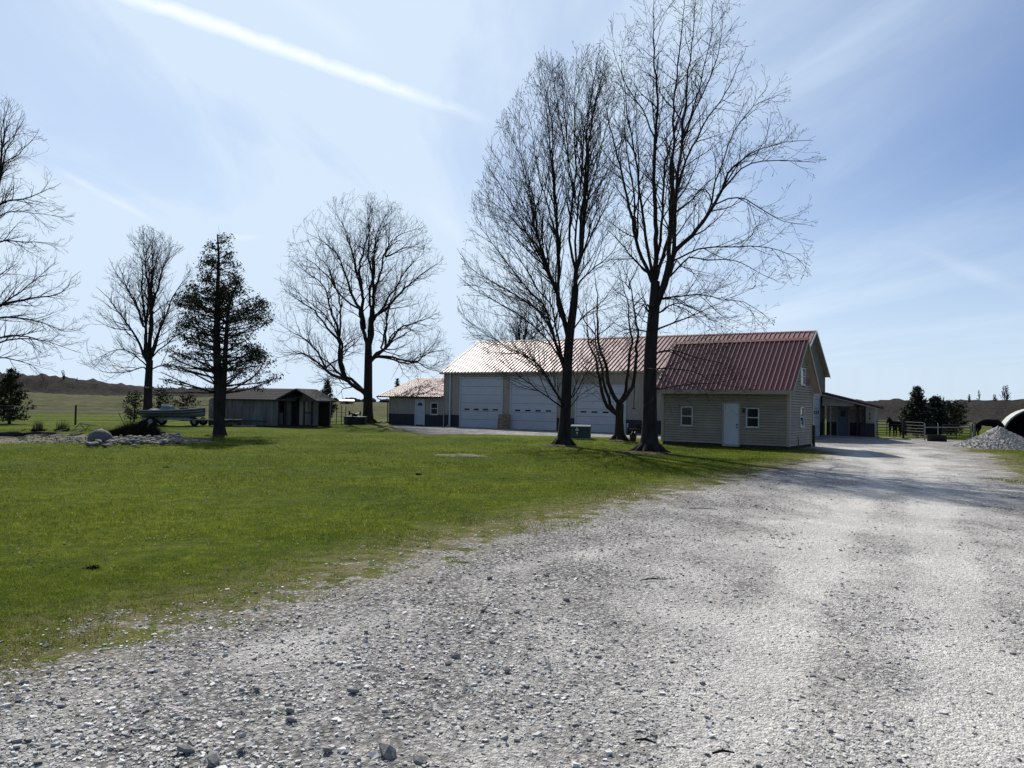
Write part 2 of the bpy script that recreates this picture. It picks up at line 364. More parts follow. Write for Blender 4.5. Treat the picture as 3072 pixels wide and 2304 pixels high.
# ------------------------------------------------------------------ ground
def polyline_px(pts): return [(G(x, y).x, G(x, y).y) for x, y in pts]
left_edge = polyline_px([(0,2030),(250,1950),(500,1890),(740,1825),(1000,1755),(1300,1665),(1500,1602),(1700,1556),(1900,1502),(2150,1443),(2330,1404),(2450,1372),(2500,1356)])
drive = [(-30,-25),(-14,-6),(-8.2,0.5),(-5.0,3.4)] + left_edge + [(13.6,35.6),(12.0,38.6),(9.0,41.5)] + polyline_px([(1930,1314),(1800,1311),(1680,1308),(1500,1303),(1290,1302),(1200,1290),(1170,1277)]) + \
        [(-9.5,66),(0,74),(14,66),(19.5,55),(26,52.5),(29,49),(27.6,44)] + polyline_px([(2885,1352),(2985,1362),(3072,1452)]) + [(14,17.5),(22,14),(40,8),(40,-25)]
drive = np.array(drive)
def seg_dist(px, py, poly, closed=True):
    d = np.full(px.shape, 1e9); n = len(poly)
    for i in range(n if closed else n-1):
        a = poly[i]; c = poly[(i+1) % n]; e = c-a; l2 = max(e@e, 1e-9)
        t = np.clip(((px-a[0])*e[0]+(py-a[1])*e[1])/l2, 0, 1)
        d = np.minimum(d, np.hypot(px-a[0]-t*e[0], py-a[1]-t*e[1]))
    return d
def inside(px, py, poly):
    r = np.zeros(px.shape, bool); n = len(poly)
    for i in range(n):
        x0, y0 = poly[i]; x1, y1 = poly[(i+1) % n]
        if y0 == y1: continue
        c = ((y0 > py) != (y1 > py)) & (px < (x1-x0)*(py-y0)/(y1-y0)+x0); r ^= c
    return r
def gsd(px, py):
    px = np.asarray(px, float); py = np.asarray(py, float)
    d = seg_dist(px, py, drive); return np.where(inside(px, py, drive), d, -d)
paths = [np.array([(G(x,y).x, G(x,y).y) for x, y in p]) for p in
         ([(2050,2900),(2150,2304),(2300,1900),(2480,1600),(2640,1450),(2640,1395),(2560,1345)],
          [(3300,2700),(2950,2304),(2880,1900),(2800,1600),(2790,1450),(2760,1390),(2700,1345)],
          [(-500,2480),(100,2200),(600,2010),(1000,1900),(1500,1720),(2010,1610)])]
def dustf(px, py):
    d0 = seg_dist(px, py, paths[0], False); d1 = seg_dist(px, py, paths[1], False); d2 = seg_dist(px, py, paths[2], False)
    t0 = np.exp(-((d0-.0)/.55)**2); t1 = np.exp(-((d1-.0)/.6)**2); broad = .45*np.maximum(np.exp(-(d0/1.9)**2), np.exp(-(d1/1.9)**2))
    return np.clip(np.maximum(np.maximum(np.maximum(t0, t1), broad+.15), .55*np.exp(-(d2/.5)**2)*np.clip(.55+.8*vnoise(px, py, 1.1, 55), 0, 1)), 0, 1)
def vnoise(x, y, s, seed=0):     # cheap smooth noise
    a = np.zeros_like(x, float); r2 = np.random.default_rng(seed)
    for i in range(6):
        k = r2.normal(size=2)*s*(1.6**i)*.6; a += np.sin(k[0]*x+k[1]*y+r2.uniform(0, 6.28))/(1.35**i)
    return a/2.6
def gz(x, y):
    return 0.03*vnoise(x, y, .25, 3) + 0.012*vnoise(x, y, 1.3, 5)
def gzs(x, y): return float(gz(np.array([x]), np.array([y]))[0])
NC, NR = 340, 330
tt = np.linspace(-1.35, 1.35, NC); yy = 1.2*(80/1.2)**np.linspace(0, 1, NR)
TX, YY = np.meshgrid(tt, yy); XX = TX*(YY+.6)
gg = gsd(XX, YY); dd = dustf(XX, YY); ZZ = gz(XX, YY)
ZZ = ZZ + np.where(gg > 0, .012*vnoise(XX, YY, 5.0, 9)*np.clip(gg, 0, 1) - .035*dd*np.clip(gg, 0, 1), .0)
V = np.stack([XX.ravel(), YY.ravel(), ZZ.ravel()], 1)
ii = np.arange((NR-1)*NC).reshape(NR-1, NC)[:, :-1].ravel()
Q = np.stack([ii, ii+1, ii+NC+1, ii+NC], 1)
gc = gg.ravel()[Q].mean(1) + .35*rng.normal(size=len(Q))*0 + .22*vnoise(V[Q].mean(1)[:, 0], V[Q].mean(1)[:, 1], 3.0, 4)
def sub(name, sel):
    q = Q[sel]; u, inv = np.unique(q, return_inverse=True)
    me = np_mesh(name, V[u], inv.reshape(q.shape), True, {'g': gg.ravel()[u], 'dust': dd.ravel()[u]})
    o = place(name, me, MT['yard']); tag(o, kind='structure'); return o
sub('gravel_driveway', gc > 0); sub('lawn', gc <= 0)
# the wide field to the horizon, a hand below the yard, with a hole under the yard left filled
me = MB(); R = 4500
me.add([(-R,-R,-.12),(R,-R,-.12),(R,R,-.12),(-R,R,-.12)], [(0,1,2,3)])
tag(me.build('field', MT['field']), kind='structure')
# grassy bank and earth berms: rows of cross-sections along the picture's width
def berm(name, cols, matl, rows=14, rough=.3, seed=1):
    """cols: (px, depth of foot, depth of crest, crest height, depth of back, foot height)"""
    out = []; n = 0
    xs = np.array([c[0] for c in cols], float)
    P = np.linspace(xs[0], xs[-1], int((xs[-1]-xs[0])/14))
    ip = [np.interp(P, xs, [c[k] for c in cols]) for k in range(1, 6)]
    rows_t = np.linspace(0, 1, rows); Vs = []
    r3 = np.random.default_rng(seed)
    for j, t in enumerate(rows_t):
        f, c, h, bk, fh = ip
        if t <= .6: k = t/.6; Yd = f+(c-f)*k; Zd = fh+(h-fh)*(k*k*(3-2*k))
        else: k = (t-.6)/.4; Yd = c+(bk-c)*k; Zd = h*(1-k*k) - .6*k
        X = (P-1536)/F*Yd
        am = rough*math.sin(math.pi*min(max(t, 0), 1))
        Zd = Zd + am*vnoise(X, Yd, .35, seed) + am*.55*vnoise(X, Yd*1.3, 1.6, seed+1) + am*.35*r3.normal(size=len(P))
        if j == 0: Zd = Zd*0 - .35
        Vs.append(np.stack([X, Yd, Zd], 1))
    n = len(P); Vv = np.concatenate(Vs); i0 = np.arange((rows-1)*n).reshape(rows-1, n)[:, :-1].ravel()
    o = place(name, np_mesh(name, Vv, np.stack([i0, i0+1, i0+n+1, i0+n], 1), True), matl); return tag(o, kind='structure')
berm('grassy_bank', [(-1500,70,96,2.3,125,0),(-300,72,96,2.15,125,0),(100,74,98,2.1,125,0),(420,76,100,2.0,125,0),(760,82,104,1.9,125,0),(1000,90,115,1.35,135,0),(1200,95,120,1.2,140,0),(1500,100,125,1.1,140,0)], MT['field'], 16, .12, 3)
berm('earth_berm', [(-1500,112,124,6.0,150,1.5),(-300,112,124,5.2,150,1.5),(60,112,124,4.9,150,1.5),(140,112,124,5.05,150,1.5),(250,112,124,4.55,150,1.5),(400,112,124,3.6,150,1.5),(480,112,124,3.3,150,1.4),(620,112,122,3.2,150,1.3),(800,112,122,2.9,145,1.0),(900,112,118,1.4,130,.6)], MT['berm'], 16, .42, 11)
berm('earth_berm', [(2300,150,172,4.0,200,-.1),(2560,150,172,4.0,200,-.1),(2700,150,172,4.05,200,-.1),(2830,148,170,3.2,200,-.1),(2880,146,168,4.1,200,-.1),(2960,142,164,4.2,195,-.1),(3100,140,160,4.3,190,-.1),(4200,130,150,4.6,180,-.1)], MT['berm'], 16, .38, 23)

# pond bed on the lawn
def blob_sheet(name, cx, cy, rx, ry, z, h, matl, seed=0, rings=10, segs=56):
    vs = [(0, 0, h)]; r2 = random.Random(seed); ph = [r2.uniform(0, 6.28) for _ in range(4)]
    for i in range(1, rings+1):
        for k in range(segs):
            a = 2*math.pi*k/segs; q = 1+.10*math.sin(3*a+ph[0])+.06*math.sin(5*a+ph[1])+.04*math.sin(11*a+ph[2]); f = i/rings
            vs.append((rx*q*f*math.cos(a), ry*q*f*math.sin(a), h*(1-f**2)+(.03*r2.uniform(-1, 1) if i < rings else -.06)))
    fs = [(0, 1+k, 1+(k+1) % segs) for k in range(segs)]
    for i in range(rings-1):
        b = 1+i*segs
        fs += [(b+k, b+segs+k, b+segs+(k+1) % segs, b+(k+1) % segs) for k in range(segs)]
    m = MB(); m.add(vs, fs); return m.build(name, matl, loc=(cx, cy, z), smooth=True)
tag(blob_sheet('pond_bed', -19.0, 32.6, 6.3, 3.6, .03, .10, MT['soil'], 3), kind='structure')
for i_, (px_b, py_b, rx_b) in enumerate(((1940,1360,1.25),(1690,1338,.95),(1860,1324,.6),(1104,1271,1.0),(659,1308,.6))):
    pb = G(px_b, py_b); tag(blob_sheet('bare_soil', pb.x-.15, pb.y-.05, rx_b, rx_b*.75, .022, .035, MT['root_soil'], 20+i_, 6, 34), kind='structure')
tag(blob_sheet('bare_patch', -1.6, 26.6, 1.0, .62, .025, .03, MT['soil'], 5, 5, 30), kind='structure')

# ------------------------------------------------------------------ buildings
def ribbed(L, Wd, pitch=.229, h=.02, w=.055, top=.022):
    """one sheet: x across (0..Wd), y up (0..L), ribs stand out along +z"""
    prof = [(0, 0)]; x = pitch*.5
    while x < Wd-.02:
        prof += [(x-w/2, 0), (x-top/2, h), (x+top/2, h), (x+w/2, 0)]; x += pitch
    prof.append((Wd, 0))
    n = len(prof); m = MB()
    m.add([(a, 0, b) for a, b in prof]+[(a, L, b) for a, b in prof], [(i, i+1, n+i+1, n+i) for i in range(n-1)])
    return m
def ribbed_area(parent, name, matl, o, ex, ey, W_, L_, pitch=.229, sheet=.914, h=.02, w=.055, gap=.004, top=.022):
    """cover W_ x L_ with sheets; o origin, ex/ey unit vectors, normal = ex x ey"""
    o = Vector(o); ex = Vector(ex).normalized(); ey = Vector(ey).normalized(); nn = ex.cross(ey)
    rot = Matrix((ex, ey, nn)).transposed().to_euler(); cache = {}; x = 0.0
    while x < W_-.03:
        w_ = min(sheet, W_-x); k = round(w_, 3)
        if k not in cache: cache[k] = ribbed(L_, w_-gap, pitch, h, w, top).mesh(name)
        place(name, cache[k], matl, parent, o+ex*x, rot); x += w_
def window(parent, x0, x1, z0, z1, y, t=.05, mullion=True, name='window', fm='white_trim', ax='y', fw=.05):
    """window frame standing proud of the wall plane at y (facing -y), or ax='x' facing +x"""
    f = MB(); d0, d1 = -t, .01
    def bx(m, a0, a1, b0, b1, c0, c1):
        if ax == 'y': m.box(a0, a1, y+b0, y+b1, c0, c1)
        else: m.box(y-b1, y-b0, a0, a1, c0, c1)
    bx(f, x0, x0+fw, d0, d1, z0, z1); bx(f, x1-fw, x1, d0, d1, z0, z1); bx(f, x0+fw, x1-fw, d0, d1, z1-fw, z1); bx(f, x0+fw, x1-fw, d0, d1, z0, z0+fw)
    zm = (z0+z1)/2
    if mullion: bx(f, x0+fw, x1-fw, d0+.012, d1, zm-.022, zm+.022)
    o = f.build(name, MT[fm], parent)
    for a, b in (((z0+fw, zm-.022), (zm+.022, z1-fw)) if mullion else ((z0+fw, z1-fw),)):
        p = MB(); bx(p, x0+fw, x1-fw, -.018, -.006, a, b); p.build('pane', MT['glass'], o)
    s = MB(); bx(s, x0-.03, x1+.03, -t-.03, .01, z0-.03, z0-.002); s.build('sill', MT[fm], o)
    return o

# --- big barn: local x along the front wall, local y towards the back
A = G(1382, 1281); A.z = 0
BARN_A = math.radians(-31.5)
_bu = Vector((math.cos(-BARN_A), -math.sin(-BARN_A), 0)); _bv = Vector((math.sin(-BARN_A), math.cos(-BARN_A), 0))
def sb(px, w):
    d = ray(px, 1290); o = A + _bv*w; t = (o-EYE).dot(_bv)/d.dot(_bv); return (EYE+d*t-A).dot(_bu)
barn = empty('barn', A, BARN_A, 'long cream metal barn with dark red ribbed roof and three tall white overhead doors', 'barn')
x0b, x1b, dep, ez, rz_ = -1.62, 24.35, 9.9, 4.24, 6.84
# wall cores a little behind the sheets
def wall_core(parent, poly, y0, y1): MB().prism(poly, y0, y1).build('wall', MT['dark'], parent)
wall_core(barn, [(x0b+.03,-.1),(x1b-.03,-.1),(x1b-.03,ez-.05),(x0b+.03,ez-.05)], .03, .16)
wall_core(barn, [(x0b+.03,-.1),(x1b-.03,-.1),(x1b-.03,ez-.05),(x0b+.03,ez-.05)], dep-.16, dep-.03)
m = MB(); m.prism_x([(.17,-.1),(dep-.17,-.1),(dep-.17,ez-.1),(dep/2,rz_-.16),(.17,ez-.1)], x1b-.16, x1b-.03); m.build('wall', MT['dark'], barn)
m = MB(); m.prism_x([(.17,-.1),(dep-.17,-.1),(dep-.17,ez-.1),(dep/2,rz_-.16),(.17,ez-.1)], x0b+.03, x0b+.16); m.build('wall', MT['dark'], barn)
doors = [(-.03, 3.66, 3.70), (4.46, 8.16, 3.72), (9.77, 13.4, 3.16)]
segs = []; x = x0b+.05
for a, b, h in doors: segs.append((x, a-.09)); x = b+.09
segs.append((x, x1b-.05))
for a, b in segs:
    ribbed_area(barn, 'wainscot_panel', MT['navy'], (a,0,0), (1,0,0), (0,0,1), b-a, .90)
    ribbed_area(barn, 'wall_panel', MT['tan_panel'], (a,0,.95), (1,0,0), (0,0,1), b-a, ez-.95)
    MB().box(a, b, -.03, .02, .905, .945).build('wainscot_cap', MT['tan_panel'], barn)
for a, b, h in doors:
    ribbed_area(barn, 'wall_panel', MT['tan_panel'], (a-.09,0,h+.1), (1,0,0), (0,0,1), b-a+.18, ez-h-.1)
    f = MB(); f.box(a-.09, a, -.05, .03, 0, h+.09); f.box(b, b+.09, -.05, .03, 0, h+.09); f.box(a, b, -.05, .03, h, h+.09)
    od = empty('overhead_door', (0,0,0)); od.parent = barn
    f.build('door_frame', MT['white_trim'], od)
    n = 6; hs = h/n
    for i in range(n):
        MB().box(a+.006, b-.006, .0, .028, i*hs+.008, (i+1)*hs-.012).build('door_section', MT['door_white'], od)
    zz = 1.36; wdt = (b-a)
    for i in range(4):
        cx = a+wdt*(.155+.23*i); p = MB(); p.box(cx-.22, cx+.22, -.012, .0, zz-.05, zz+.06); p.build('window', MT['glass'], od)
# right gable sheets (stepped under the slope), then the lavender-white side door
for i in range(12):
    y0 = dep*i/12; y1 = dep*(i+1)/12; ym = min(y0, dep-y1); hh = ez+(rz_-ez)*min(ym, dep/2)/(dep/2)
    hh2 = ez+(rz_-ez)*(1-abs((y0+y1)/2-dep/2)/(dep/2))
    sl_ = (rz_-ez)/(dep/2)
    za, zb = ez+sl_*min(y0, dep-y0)-.03, ez+sl_*min(y1, dep-y1)-.03
    mm_ = MB(); k = 4
    for j in range(k):
        ya = y0+(y1-y0)*j/k; yb = y0+(y1-y0)*(j+1)/k-.004; z1_ = za+(zb-za)*j/k; z2_ = za+(zb-za)*(j+1)/k
        mm_.add([(x1b,ya,.95),(x1b,yb,.95),(x1b,yb,z2_),(x1b,ya,z1_)], [(0,1,2,3)]); mm_.add([(x1b+.02,ya,.95),(x1b+.02,ya+.05,.95),(x1b+.02,ya+.05,z1_),(x1b+.02,ya,z1_)], [(0,1,2,3)])
        mm_.add([(x1b+.02,ya+.05,.95),(x1b,ya+.07,.95),(x1b,ya+.07,z1_),(x1b+.02,ya+.05,z1_)], [(0,1,2,3)])
    mm_.build('wall_panel', MT['tan_panel'], barn)
    MB().box(x1b-.01, x1b+.015, y0+.002, y1-.002, 0, .9).build('wainscot_panel', MT['navy'], barn)
    # left gable, above the annex
    mm_ = MB(); mm_.add([(x0b,y0,0),(x0b,y1-.004,0),(x0b,y1-.004,zb),(x0b,y0,za)], [(0,3,2,1)]); mm_.build('wall_panel', MT['tan_panel'], barn)
od = empty('overhead_door', (0,0,0)); od.parent = barn
for i in range(5): MB().box(x1b+.03, x1b+.06, 4.3, 7.3, .02+i*.62, .62+i*.62-.01).build('door_section', MT['door_white'], od)
m = MB(); m.box(x1b+.02, x1b+.08, 4.18, 4.3, 0, 3.22); m.box(x1b+.02, x1b+.08, 7.3, 7.44, 0, 3.22); m.box(x1b+.02, x1b+.08, 4.3, 7.3, 3.12, 3.22); m.build('door_frame', MT['white_trim'], od)
for i in range(4): MB().box(x1b+.06, x1b+.07, 4.6+.7*i, 5.0+.7*i, 1.5, 1.72).build('window', MT['glass'], od)
# roof
ov = .30; pit = math.atan2(rz_-ez, dep/2); cs, sn = math.cos(pit), math.sin(pit); Lr = (dep/2+ov)/cs
ze = ez-ov*sn/cs+.06
ribbed_area(barn, 'roof_panel', MT['red_metal'], (x0b-.22,-ov,ze), (1,0,0), (0,cs,sn), x1b-x0b+.50, Lr, pitch=.3047, h=.05, w=.10, top=.035)
ribbed_area(barn, 'roof_panel', MT['red_metal'], (x1b+.28,dep+ov,ze), (-1,0,0), (0,-cs,sn), x1b-x0b+.50, Lr, pitch=.3047, h=.05, w=.10, top=.035)
m = MB(); m.prism_x([(-ov+.05,ze-.06),(-ov+.05,ze-.012),(dep/2,rz_+.045),(dep+ov-.05,ze-.012),(dep+ov-.05,ze-.06),(dep/2,rz_-.02)], x0b-.2, x1b+.26); m.build('roof_deck', MT['tan_panel'], barn)
m = MB(); m.prism_x([(dep/2-.17,rz_+.01),(dep/2,rz_+.10),(dep/2+.17,rz_+.01),(dep/2,rz_+.085)], x0b-.22, x1b+.28); m.build('ridge_cap', MT['red_trim'], barn)
for s in (x0b-.24, x1b+.262):
    m = MB(); m.prism_x([(-ov,ze-.14),(-ov,ze+.03),(dep/2,rz_+.12),(dep+ov,ze+.03),(dep+ov,ze-.14),(dep/2,rz_-.06)], s, s+.03); m.build('rake_trim', MT['white_trim'], barn)
m = MB(); m.box(x0b-.2, x1b+.25, -ov-.10, -ov-.005, ze-.10, ze+.012); m.build('gutter', MT['tan_panel'], barn)
m = MB(); m.box(x0b-.2, x1b+.25, -ov+.0, -.01, ze-.13, ze-.105); m.build('soffit', MT['tan_panel'], barn)
m = MB(); m.box(-1.02, -.92, -.16, -.06, .1, ez-.25); m.beam((-.97,-.11,ez-.25), (-.97,-ov-.05,ez-.12), .09); m.box(-1.03, -.91, -.35, -.06, .04, .12); m.build('downspout', MT['white_trim'], barn)
m = MB(); m.box(8.98, 9.08, -.14, -.05, .1, ez-2.1); m.build('downspout', MT['white_trim'], barn)
m = MB(); m.box(x0b-.02, x0b+.06, -.04, .1, 0, ez); m.box(x1b-.06, x1b+.03, -.04, .06, 0, ez); m.build('corner_trim', MT['tan_panel'], barn)

# annex on the left, same front plane
xa0, xa1, ad, aez, arz = -7.15, x0b-.05, 9.2, 2.34, 3.84
wall_core(barn, [(xa0+.03,-.1),(xa1,-.1),(xa1,aez),(xa0+.03,aez)], .05, .18)
wall_core(barn, [(xa0+.03,-.1),(xa1,-.1),(xa1,aez),(xa0+.03,aez)], ad-.18, ad-.05)
m = MB(); m.prism_x([(.2,-.1),(ad-.2,-.1),(ad-.2,aez),(ad/2,arz-.1),(.2,aez)], xa0+.03, xa0+.15); m.build('wall', MT['tan_panel'], barn)
for a, b in ((xa0, -4.44), (-3.46, xa1)):
    ribbed_area(barn, 'wainscot_panel', MT['navy'], (a,.02,0), (1,0,0), (0,0,1), b-a, .88)
    ribbed_area(barn, 'wall_panel', MT['tan_panel'], (a,.02,.92), (1,0,0), (0,0,1), b-a, aez-.92)
    MB().box(a, b, -.01, .04, .885, .915).build('wainscot_cap', MT['tan_panel'], barn)
ribbed_area(barn, 'wall_panel', MT['tan_panel'], (-4.44,.02,2.06), (1,0,0), (0,0,1), .98, aez-2.06)
dr = MB().box(-4.35, -3.55, .01, .04, .06, 1.96).build('door', MT['door_white'], barn)
f = MB(); f.box(-4.44, -4.35, -.04, .04, 0, 2.05); f.box(-3.55, -3.46, -.04, .04, 0, 2.05); f.box(-4.35, -3.55, -.04, .04, 1.96, 2.05); f.build('door_frame', MT['white_trim'], dr)
fan = MB(); pts = [(-3.95+.24*math.cos(a), 1.56+.24*math.sin(a)) for a in [math.pi*k/10 for k in range(11)]]; fan.prism(pts, -.004, .008); fan.build('fan_window', MT['glass'], dr)
MB().tube([(-3.63,.0,1.0),(-3.63,-.07,1.0)], .03).build('handle', MT['galv'], dr)
window(barn, -2.88, -2.16, .88, 1.82, .0, fw=.07)
apit = math.atan2(arz-aez, ad/2); ac, as_ = math.cos(apit), math.sin(apit); aov = .38; alr = (ad/2+aov)/ac; aze = aez-aov*as_/ac+.05
ribbed_area(barn, 'roof_panel', MT['red_metal'], (xa0-.95,-aov,aze), (1,0,0), (0,ac,as_), xa1-xa0+.95-.02, alr, h=.042, w=.085, top=.028)
ribbed_area(barn, 'roof_panel', MT['red_metal'], (xa1-.02,ad+aov,aze), (-1,0,0), (0,-ac,as_), xa1-xa0+.95-.02, alr, h=.042, w=.085, top=.028)
m = MB(); m.prism_x([(-aov+.04,aze-.08),(-aov+.04,aze-.01),(ad/2,arz+.04),(ad+aov-.04,aze-.01),(ad+aov-.04,aze-.08),(ad/2,arz-.04)], xa0-.93, xa1-.05); m.build('roof_deck', MT['tan_panel'], barn)
m = MB(); m.box(xa0-.95, xa1-.03, -aov-.08, -aov-.005, aze-.09, aze+.01); m.build('gutter', MT['dark'], barn)
m = MB(); m.tube([(xa0-.85,-aov-.04,aze-.1),(xa0-.85,-aov-.02,aze-.2),(xa0-.1,-.06,aze-.42),(xa0-.05,-.06,aze-.5),(xa0-.05,-.06,.1)], .04, 6); m.build('downspout', MT['dark'], barn)
m = MB(); m.prism_x([(ad/2-.15,arz+.02),(ad/2,arz+.10),(ad/2+.15,arz+.02),(ad/2,arz+.085)], xa0-.95, xa1-.02); m.build('ridge_cap', MT['red_trim'], barn)

# porch lean-to at the right rear
px0, py0, py1 = x1b+.1, 7.95, 9.75
px1 = sb(2624, py0); ds0, ds1 = sb(2515, py1), sb(2545, py1); pw = sb(2597, py0)
def pz(x): return 2.93-(x-px0)*.255
for a, b in ((px0+.02, ds0-.1), (ds1+.1, px1)):
    ribbed_area(barn, 'wainscot_panel', MT['navy'], (a,py1,0), (1,0,0), (0,0,1), b-a, .92)
    ribbed_area(barn, 'wall_panel', MT['tan_panel'], (a,py1,.95), (1,0,0), (0,0,1), b-a, .98)
MB().box(px0+.02, px1, py1+.04, py1+.15, 0, 1.9).build('wall', MT['dark'], barn)
m = MB(); m.add([(px0+.02,py1-.005,1.95),(px1,py1-.005,1.95),(px1,py1-.005,pz(px1)-.05),(px0+.02,py1-.005,pz(px0)-.05)], [(0,1,2,3)]); m.build('wall_panel', MT['tan_panel'], barn)
dr = MB().box(ds0, ds1, py1-.02, py1+.03, .05, 1.92).build('door', MT['blue_plastic'], barn)
f = MB(); f.box(ds0-.1, ds0, py1-.07, py1+.03, 0, 2.0); f.box(ds1, ds1+.1, py1-.07, py1+.03, 0, 2.0); f.box(ds0, ds1, py1-.07, py1+.03, 1.92, 2.0); f.build('door_frame', MT['tan_panel'], dr)
MB().box(ds0+.15, ds1-.15, py1-.035, py1-.02, 1.35, 1.75).build('pane', MT['glass'], dr)
gx = sb(2562, py0)
m = MB(); m.prism([(px0+.05,2.06),(gx,2.06),(gx,pz(gx)-.06),(px0+.05,pz(px0)-.08)], py0, py0+.06); m.build('porch_gable', MT['tan_panel'], barn)
for xx, w_, mt in ((sb(2491,py0),.07,'tan_panel'), (sb(2572,py0),.14,'wood_dark'), (sb(2594,py0),.12,'wood_dark')):
    MB().box(xx-w_/2, xx+w_/2, py0+.07, py0+.07+w_, 0, pz(xx)-.12).build('post', MT[mt], barn)
ribbed_area(barn, 'wainscot_panel', MT['navy'], (pw-.35,py0+.02,0), (1,0,0), (0,0,1), px1-pw+.35, .92)
MB().box(pw, px1, py0+.02, py0+.06, .95, pz(px1)-.05).build('wall_panel', MT['tan_panel'], barn)
window(barn, pw+.14, px1-.2, 1.10, 1.72, py0+.02, mullion=True, fm='tan_panel', fw=.05)
MB().box(px1-.05, px1, py0+.06, py1+.1, 0, pz(px1)-.05).build('wall', MT['tan_panel'], barn)
ex = Vector((1,0,-.255)).normalized()
ribbed_area(barn, 'roof_panel', MT['red_metal'], (px1+.35,py0-.3,pz(px1+.35)+.05), (0,1,0), -ex, 2.4, (px1-px0+.35)*1.032, h=.042, w=.085, top=.028)
m = MB(); m.hexa([(px0,py0-.3,pz(px0)-.1),(px1+.33,py0-.3,pz(px1+.33)-.1),(px1+.33,py1+.3,pz(px1+.33)-.1),(px0,py1+.3,pz(px0)-.1),(px0,py0-.3,pz(px0)+.04),(px1+.33,py0-.3,pz(px1+.33)+.04),(px1+.33,py1+.3,pz(px1+.33)+.04),(px0,py1+.3,pz(px0)+.04)]); m.build('roof_deck', MT['wood_dark'], barn)
m = MB(); m.beam((px0,py0-.33,pz(px0)-.10), (px1+.3,py0-.33,pz(px1+.3)-.10), .05, .09); m.build('fascia', MT['tan_panel'], barn)
MB().box(px0, px1+.1, py0-.2, py1+.1, -.1, .05).build('porch_slab', MT['concrete'], barn)

# --- small sided shed: origin at its right front corner
SP = G(2366, 1350); SP.z = 0
shed = empty('shed', SP, math.radians(-35), 'small beige clapboard shed with steep dark red ribbed roof beside the driveway', 'shed')
sw, sdp, sh, srz = 6.04, 4.15, 2.99, 5.06
MB().box(-sw+.02, -.02, .02, sdp-.02, -.1, .2).build('foundation', MT['footing'], shed)
m = MB(); m.prism_x([(.045,.1),(sdp-.045,.1),(sdp-.045,sh-.03),(sdp/2,srz-.2),(.045,sh-.03)], -sw+.045, -.045); m.build('wall', MT['siding'], shed)
row = .118; nrow = int((sh-.16)/row)+1
def clap(x0, x1, z, ax, pos, top=None):
    """one lap board: bottom edge stands proud"""
    m = MB(); zt = min(z+row-.026, top or 9)
    if ax == 'y': m.add([(x0,pos-.05,z),(x1,pos-.05,z),(x1,pos-.004,zt),(x0,pos-.004,zt),(x0,pos+.02,z),(x1,pos+.02,z)], [(0,1,2,3),(0,4,5,1),(0,3,4),(1,5,2)])
    else: m.add([(pos+.05,x0,z),(pos+.05,x1,z),(pos+.004,x1,zt),(pos+.004,x0,zt),(pos-.02,x0,z),(pos-.02,x1,z)], [(0,1,2,3),(0,4,5,1),(0,3,4),(1,5,2)])
    return m.build('siding_board', MT['siding'], shed)
ops = [(-5.06,-4.46,.93,1.88), (-3.03,-2.17,.0,2.1), (-1.90,-1.30,.95,1.87)]
for r in range(nrow):
    z = .16+r*row; a = -sw+.08
    for o0, o1, oz0, oz1 in ops:
        if z+row > oz0 and z < oz1-.03:
            clap(a, o0, z, 'y', 0, sh-.02); a = o1
    clap(a, -.08, z, 'y', 0, sh-.02)
gops = [(1.72,2.36,1.0,1.94), (1.74,2.52,2.95,3.77)]
r = 0; z = .16
while z < srz-.35:
    if z < sh-.05: lo, hi = .08, sdp-.08
    else: k = (z+row-sh)/(srz-sh); lo = sdp/2*k+.06; hi = sdp-lo
    a = lo
    for o0, o1, oz0, oz1 in gops:
        if z+row > oz0+.03 and z < oz1-.03 and lo < o0: clap(a, o0, z, 'x', 0); a = o1
    if hi > a+.05: clap(a, hi, z, 'x', 0)
    z += row
for cx, cy in ((-sw,0),(0,0),(0,sdp),(-sw,sdp)):
    sx = 1 if cx < 0 else -1; sy = 1 if cy == 0 else -1
    m = MB(); m.box(min(cx-sx*.05,cx+sx*.09), max(cx-sx*.05,cx+sx*.09), min(cy-sy*.05,cy+sy*.012), max(cy-sy*.05,cy+sy*.012), .14, sh); m.box(min(cx-sx*.05,cx+sx*.01), max(cx-sx*.05,cx+sx*.01), min(cy+sy*.012,cy+sy*.09), max(cy+sy*.012,cy+sy*.09), .14, sh); m.build('corner_trim', MT['siding_trim'], shed)
dr = MB().box(-2.95, -2.25, -.03, .02, .13, 2.02).build('door', MT['door_white'], shed)
f = MB(); f.box(-3.03, -2.95, -.05, .02, .1, 2.09); f.box(-2.25, -2.17, -.05, .02, .1, 2.09); f.box(-2.95, -2.25, -.05, .02, 2.02, 2.09); f.build('door_frame', MT['siding_trim'], dr)
MB().box(-2.98, -2.22, -.14, .02, .05, .12).build('threshold', MT['concrete'], dr)
MB().tube([(-2.32,-.03,1.05),(-2.32,-.1,1.05)], [.03,.035], 10).build('handle', MT['black_metal'], dr); MB().tube([(-2.32,-.03,.92),(-2.32,-.08,.92)], [.028,.03], 10).build('lock', MT['black_metal'], dr)
window(shed, -5.06, -4.46, .93, 1.86, 0, .075); window(shed, -1.90, -1.30, .95, 1.85, 0, .075)
window(shed, 1.72, 2.36, 1.0, 1.92, 0, .06, ax='x'); window(shed, 1.74, 2.52, 2.95, 3.76, 0, .06, ax='x')
MB().box(.02, .07, 2.56, 3.35, 2.95, 3.27).build('red_board', MT['red_trim'], shed)
m = MB(); m.box(-2.05, -1.97, -.12, -.0, 1.62, 1.82); m.build('wall_lamp', MT['black_metal'], shed)
m = MB(); m.tube([(.05,1.2,.55),(.10,1.2,.5),(.12,1.2,.05)], .02, 6); m.build('pipe', MT['black_metal'], shed)
